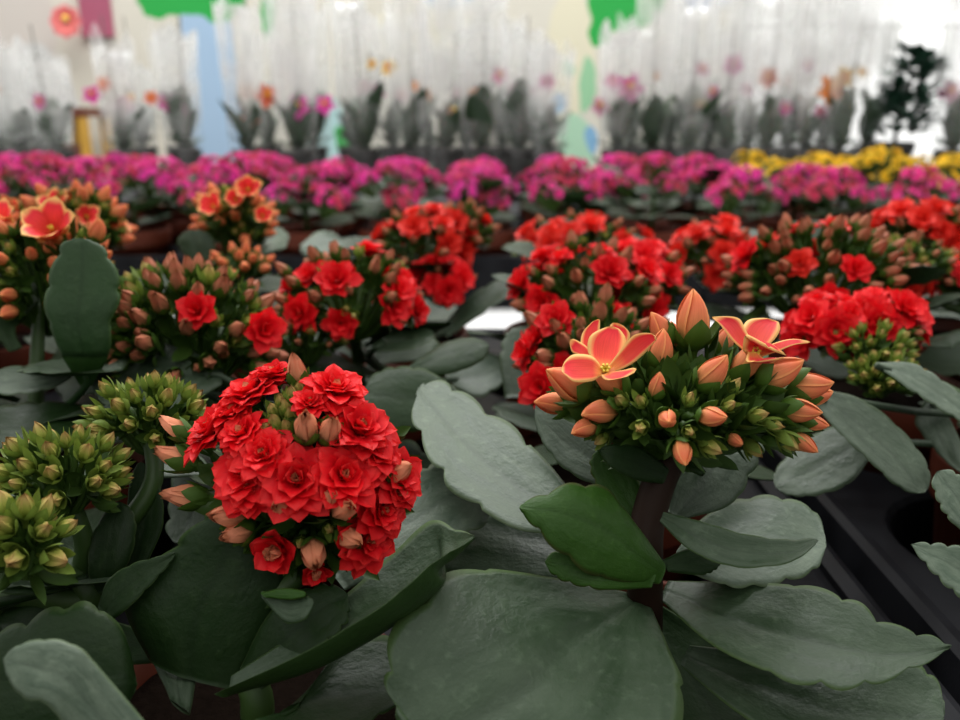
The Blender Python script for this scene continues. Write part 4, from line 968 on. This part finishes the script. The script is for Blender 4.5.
# ------------------------------------------------------------------ magenta and yellow rows
ORD = ['first', 'second', 'third', 'fourth', 'fifth', 'sixth', 'seventh', 'eighth', 'ninth', 'tenth', 'eleventh', 'twelfth', 'thirteenth', 'fourteenth', 'fifteenth', 'sixteenth', 'seventeenth', 'eighteenth', 'nineteenth', 'twentieth', 'twenty-first', 'twenty-second', 'twenty-third', 'twenty-fourth', 'twenty-fifth', 'twenty-sixth', 'twenty-seventh', 'twenty-eighth', 'twenty-ninth', 'thirtieth', 'thirty-first', 'thirty-second']
ROWN = ['nearest', 'second', 'third', 'farthest']
random.seed(300)
for j, y in enumerate(MY):
    cnt = {'magenta': 0, 'yellow': 0}
    for i, x in enumerate(MXs):
        if abs(x) > .577 * y * .985 + .07: continue
        kind = 'yellow' if (j == 1 and x > .56) or (j == 2 and x > .50) or (j == 3 and x > .52) else 'magenta'
        o_ = ORD[cnt[kind]]; cnt[kind] += 1
        t = plant(x + U(-.004, .004), y + U(-.004, .004), f'{kind} kalanchoe, {o_} from the left in the {ROWN[j]} row of {kind} ones', 'magenta kalanchoes' if kind == 'magenta' else 'yellow kalanchoes')
        H = (U(.172, .196) - j * .006) + (.012 if kind == 'yellow' else 0)
        mb = MB(); mb.tube([(0, 0, .10), (.002, 0, .14), (0, 0, H - .03)], [.004, .0035, .003], 6)
        mesh_obj('stem', mb.mesh('stem', M['stem_green']), None, t)
        foliage(t, (0, 0), 8, .11, .155, .065, .09, ('leaf_mid', 'leaf_pale', 'leaf', 'leaf_dark'), 5, 40)
        n = random.choice((4, 4, 5)) if j < 2 else 4
        a0 = U(0, 6)
        for k in range(n):
            a = a0 + k * 2 * PI / (n - 1) if k else 0; r = U(.030, .044) if k else .004
            s = U(.021, .029)
            p = V((math.cos(a) * r, math.sin(a) * r, H + (0.008 if k == 0 else U(-.028, .004))))
            dv = V((math.cos(a) * .35, math.sin(a) * .35, 1)) if k else V((0, 0, 1))
            mesh_obj('flower_cluster', random.choice(CL[kind]), None, t, frame(dv, U(0, 6), p, s))

# ------------------------------------------------------------------ orchids in clear sleeves
def sleeve_mesh(seed):
    random.seed(seed); mb = MB(); n = 40; P = []; UVs = []
    H = U(.54, .66); wt = U(.060, .072)
    for i in range(15):
        t = i / 14; row = []; uvr = []
        r = .046 + (wt - .046) * t ** .8
        for k in range(n):
            a = 2 * PI * k / n
            pl = .06 * math.sin(a * 5 + seed) * t + .10 * noise.noise(V((math.cos(a) * 2, math.sin(a) * 2, t * 1.5 + seed)))
            rr = r * (1 + pl); zz = t * H + (.11 * noise.noise(V((math.cos(a) * 1.5, math.sin(a) * 1.5, seed * 2.0))) if i == 14 else 0)
            row.append(V((rr * math.cos(a), rr * math.sin(a) * .8, .012 + zz))); uvr.append((k / n, t))
        P.append(row); UVs.append(uvr)
    mb.grid(P, UVs, 0, True); return mb.mesh('sleeve', M['sleeve'])
SLV = [sleeve_mesh(400 + i) for i in range(6)]
random.seed(401)
def oleaf(i):
    st = []
    for k, w in enumerate([.06, .13, .19, .21, .19, .13, .04]):
        t = k / 6; st.append((V((t, w, .4 * (t - t * t))), V((t, -w, .4 * (t - t * t)))))
    return leaf_geo(st, cup=.3, th=.012, scal=0, nv=16, nu=6, up=V((0, 0, 1))).mesh('leaf', M['orchid_leaf'])
OLEAF = [oleaf(i) for i in range(3)]
def oflower(mat, seed):
    random.seed(seed); mb = MB()
    for i in range(5): petal(mb, 2 * PI * i / 5 + .3, 1.0, .42 if i % 2 else .32, R(70), R(98), .03, 0, 0, 5, 4, .1, .6)
    petal(mb, 4.7, .5, .25, R(20), R(60), .02, .02, 1, 4, 3, .4, .6); petal(mb, 1.5, .3, .15, R(10), R(30), .02, .02, 1, 3, 3, .4, .6)
    return mb.mesh('flower', [M[mat], M['orchid_yellow'] if 'yellow' not in mat else M['orchid_salmon']])
OF = {k: oflower('orchid_' + k, 420 + i) for i, k in enumerate(('pink', 'pale', 'orange', 'salmon', 'yellow'))}
CN = {'pink': 'magenta pink', 'pale': 'pale pink', 'orange': 'orange', 'salmon': 'salmon', 'yellow': 'yellow'}
SEEN = {}
ORCH = [0]
def orchid(px, d, fl, row, hs=1.0):
    """fl: list of (px, py, colour, size px)"""
    b = pd(px, 130, d); x, y = b.x, b.y
    main = fl[0][2] if fl else None
    o_ = ORD[SEEN.setdefault(row, 0)]; SEEN[row] += 1
    what = (CN[main] + ' flowers') if main else 'no open flowers'
    lab = f'sleeved potted orchid with {what}, {o_} from the left in the {row} orchid row'
    t = empty('wrapped_orchid', (x, y, OZ), lab, 'potted orchid', 'orchids wrapped in clear plastic')
    p = mesh_obj('pot', POTD, None, t, Matrix.Scale(.82, 4)); mesh_obj('soil', SOIL, None, p)
    a0 = U(0, 6)
    gs = U(.8, 1.35)
    for k in range(7):
        a = a0 + k * 2.2
        m = Matrix.Translation((0, 0, .085)) @ Matrix.Rotation(a, 4, 'Z') @ Matrix.Rotation(-R(U(54, 86)), 4, 'Y') @ Matrix.Scale(U(.085, .14) * gs, 4)
        mesh_obj('leaf', random.choice(OLEAF), None, t, m)
    for k in range(5):
        m = Matrix.Translation((0, 0, .082)) @ Matrix.Rotation(a0 + k * 1.3, 4, 'Z') @ Matrix.Rotation(-R(U(10, 45)), 4, 'Y') @ Matrix.Scale(U(.05, .075), 4)
        mesh_obj('leaf', random.choice(OLEAF), None, t, m)
    H = U(.40, .54) * (hs * .5 + .5)
    mb = MB(); sx, sy = U(-.02, .02), U(-.01, .01)
    mb.tube([(sx * .3, sy, .08), (sx, sy, H * .6), (sx * 1.6, sy, H)], [.0022, .002, .0016], 6)
    mesh_obj('stake', mb.mesh('stake', M['stake']), None, t)
    for fx, fy, col, sp in fl:
        q = pd(fx, fy, d - .02) - t.location
        mb = MB(); mb.tube([(0, .01, .08), (q.x * .3, q.y + .02, q.z * .75), (q.x * .7, q.y + .01, q.z + .03), q + V((0, .006, 0))], [.002, .0018, .0016, .0012], 6)
        st = mesh_obj('flower_stem', mb.mesh('flower_stem', M['stem_brown']), None, t)
        mesh_obj('flower', OF[col], None, st, frame(V((U(-.3, .3), -1, U(0, .4))), U(-.3, .3), q, sp / F * d * .5))
    mesh_obj('sleeve', SLV[ORCH[0] % 6], None, t, Matrix.Rotation(U(0, 6), 4, 'Z') @ Matrix.Diagonal((1, 1, U(.80, 1.14) * hs, 1)))
    ORCH[0] += 1
random.seed(430)
front = [(18, [(40, 102, 'pink', 18)]), (54, []), (122, [(92, 95, 'pink', 20), (104, 84, 'salmon', 16), (125, 105, 'pink', 18), (130, 98, 'yellow', 10)]), (183, [(151, 98, 'salmon', 16), (168, 103, 'pink', 22), (180, 112, 'pink', 16)]),
         (247, [(247, 91, 'orange', 18), (267, 96, 'salmon', 26), (250, 118, 'salmon', 20)]), (297, [(299, 107, 'pink', 26), (325, 105, 'pink', 22)]),
         (364, [(372, 64, 'yellow', 12), (389, 68, 'yellow', 18), (378, 92, 'pink', 18)]), (410, [(416, 86, 'orange', 12), (425, 96, 'orange', 18)]), (446, [(450, 113, 'yellow', 18)]), (482, [(474, 95, 'orange', 16), (500, 76, 'pale', 20)]), (520, [(515, 90, 'pale', 18), (530, 92, 'pink', 14)]), (548, [(547, 82, 'pink', 18)]),
         (618, [(612, 82, 'pink', 18), (600, 106, 'pale', 22)]), (652, [(630, 88, 'pink', 30), (656, 76, 'orange', 10)]), (690, [(700, 108, 'yellow', 18), (702, 70, 'pale', 18)]), (728, [(733, 65, 'pink', 22), (712, 92, 'pale', 18)]), (768, [(768, 78, 'salmon', 22), (785, 108, 'pink', 16)]),
         (806, [(808, 65, 'pink', 14), (820, 112, 'pink', 16)]), (842, [(830, 90, 'orange', 34), (843, 78, 'yellow', 24), (862, 72, 'yellow', 12)]), (955, [(950, 92, 'pale', 24), (942, 94, 'pink', 12)])]
def hsc(px): return .56 if 30 <= px <= 112 else .66 if px < 245 else U(.66, .82) if px < 640 else U(.85, 1.0)
for px, fl in front: orchid(px, 2.12 + U(-.03, .03), fl, 'near', hsc(px))
for px in (0, 38, 140, 180, 268, 312, 352, 392, 428, 466, 502, 535, 632, 670, 708, 748, 788, 825, 868):
    orchid(px, 2.36 + U(-.03, .03), [(px + U(-12, 12), U(80, 112), random.choice(('pale', 'pale', 'pink', 'orange')), 16)] if rnd() < .5 else [], 'far', hsc(px) * .95)

# dark leafy bush beside the window gap
b = pd(893, 150, 2.15); t = empty('leafy_shrub', (b.x, b.y, OZ), 'dark green leafy potted shrub before the bright window gap', 'potted shrub')
p = mesh_obj('pot', POTD, None, t); mesh_obj('soil', SOIL, None, p)
random.seed(440)
mb = MB(); mb.tube([(0, 0, .09), (.005, 0, .16), (.03, 0, .28)], [.006, .005, .003], 6); mesh_obj('stem', mb.mesh('stem', M['stem_brown']), None, t)
mb = MB()
for i in range(300):
    z = rnd(); a = U(0, 6.3); r = math.sqrt(rnd()) * (.060 - .04 * max(0, z - .45)); c = V((.012 + z * .022 + math.cos(a) * r, math.sin(a) * r, .12 + z * .20))
    g = MB(); petal(g, a, .045 * U(.7, 1.3), .013, R(U(20, 90)), R(U(50, 120)), 0, 0, 0, 4, 3, .2, .7); mb.add(g, Matrix.Translation(c))
mesh_obj('foliage', mb.mesh('foliage', M['bush']), None, t)

# ------------------------------------------------------------------ small things behind the orchids
b = pd(85, 150, 2.95)
t = empty('wooden_stool', (b.x, b.y, -.8), 'yellow legged wooden stool with a dark red seat behind the orchids', 'stool')
zt = pd(85, 108, 2.95).z + .8
mb = MB(); mb.box(-.075, .06, -.10, .10, zt - .03, zt); mesh_obj('seat', mb.mesh('seat', M['wood_red'], False), None, t)
for sx in (-.06, .045):
    for sy in (-.085, .085):
        mb = MB(); mb.box(sx - .013, sx + .013, sy - .013, sy + .013, 0, zt - .03); mesh_obj('leg', mb.mesh('leg', M['wood_yellow'], False), None, t)
mb = MB(); mb.box(-.06, .045, -.095, -.08, zt - .16, zt - .12); mesh_obj('rail', mb.mesh('rail', M['wood_red'], False), None, t)
def onwall(px, py, off):
    r = ray(px, py); return CAM + r * ((WALLY - off) / r.y)
c = onwall(67, 22, .06)
t = empty('paper_flower', c, 'pink paper flower with yellow centre hung on the mural wall', 'wall decoration')
mb = MB()
for k in range(8): petal(mb, k * PI / 4, .055, .028, R(60), R(95), .005, 0, 0, 5, 4, .2, .6)
mesh_obj('blossom', mb.mesh('blossom', M['paper_pink']), None, t, frame(V((0, -1, .1)), 0))
mb = MB(); mb.lathe([(.001, .014), (.007, .013), (.011, .007), (.009, .0)], 14); mesh_obj('centre', mb.mesh('centre', M['paper_yellow']), None, t, frame(V((0, -1, .1)), 0, V((0, -.005, .01))))
mb = MB(); mb.tube([(0, 0, 0), (0, .06, 0)], .004, 6); mesh_obj('hook', mb.mesh('hook', M['metal']), None, t)
c = onwall(97, 16, .0)
mb = MB(); mb.box(-.055, .055, 0, .012, -.07, .09)
for z in (-.07, .082): mb.box(-.058, .058, -.006, .0, z, z + .01)
o = mesh_obj('notice_board', mb.mesh('notice_board', M['maroon'], False)); o.location = V((c.x, WALLY - .012, c.z)); tag(o, 'maroon board on the wall next to the pink paper flower', 'board')

# ------------------------------------------------------------------ light
w = bpy.data.worlds.new('overcast daylight'); scene.world = w; w.use_nodes = True
nt = w.node_tree; nt.nodes.clear()
out = nt.nodes.new('ShaderNodeOutputWorld'); bg = nt.nodes.new('ShaderNodeBackground')
tc = nt.nodes.new('ShaderNodeTexCoord'); sx = nt.nodes.new('ShaderNodeSeparateXYZ'); L(nt, tc.outputs['Generated'], sx.inputs[0])
up = math_(nt, 'MAXIMUM', sx.outputs[2], 0.0); fw = math_(nt, 'MAXIMUM', sx.outputs[1], 0.0)
s = math_(nt, 'ADD', .07, math_(nt, 'MULTIPLY', math_(nt, 'POWER', up, .8), 1.25))
s = math_(nt, 'ADD', s, math_(nt, 'MULTIPLY', math_(nt, 'POWER', fw, 1.2), 1.3))
bg.inputs[0].default_value = (1.0, 1.0, .975, 1); L(nt, s, bg.inputs[1]); L(nt, bg.outputs[0], out.inputs[0])
def area(name, loc, aim, sx_, sy_, power, col=(1, 1, 1)):
    l = bpy.data.lights.new(name, 'AREA'); l.shape = 'RECTANGLE'; l.size = sx_; l.size_y = sy_; l.energy = power; l.color = col
    o = bpy.data.objects.new(name, l); COL.objects.link(o); o.location = loc
    o.rotation_euler = (V(aim) - V(loc)).to_track_quat('-Z', 'Y').to_euler(); return o
area('orchid_fill_lamp', (-.3, 2.2, 2.6), (-.3, 2.5, .4), 3.6, 1.0, 92)  # added fill lamp with no visible source, brightens the sleeves and mural wall
scene.view_settings.view_transform = 'Standard'
scene.view_settings.look = 'None'
scene.view_settings.exposure = 0.3
cy = scene.cycles
cy.use_denoising = True
cy.max_bounces = 8; cy.transparent_max_bounces = 20; cy.diffuse_bounces = 3; cy.glossy_bounces = 2; cy.transmission_bounces = 4
cy.caustics_reflective = False; cy.caustics_refractive = False
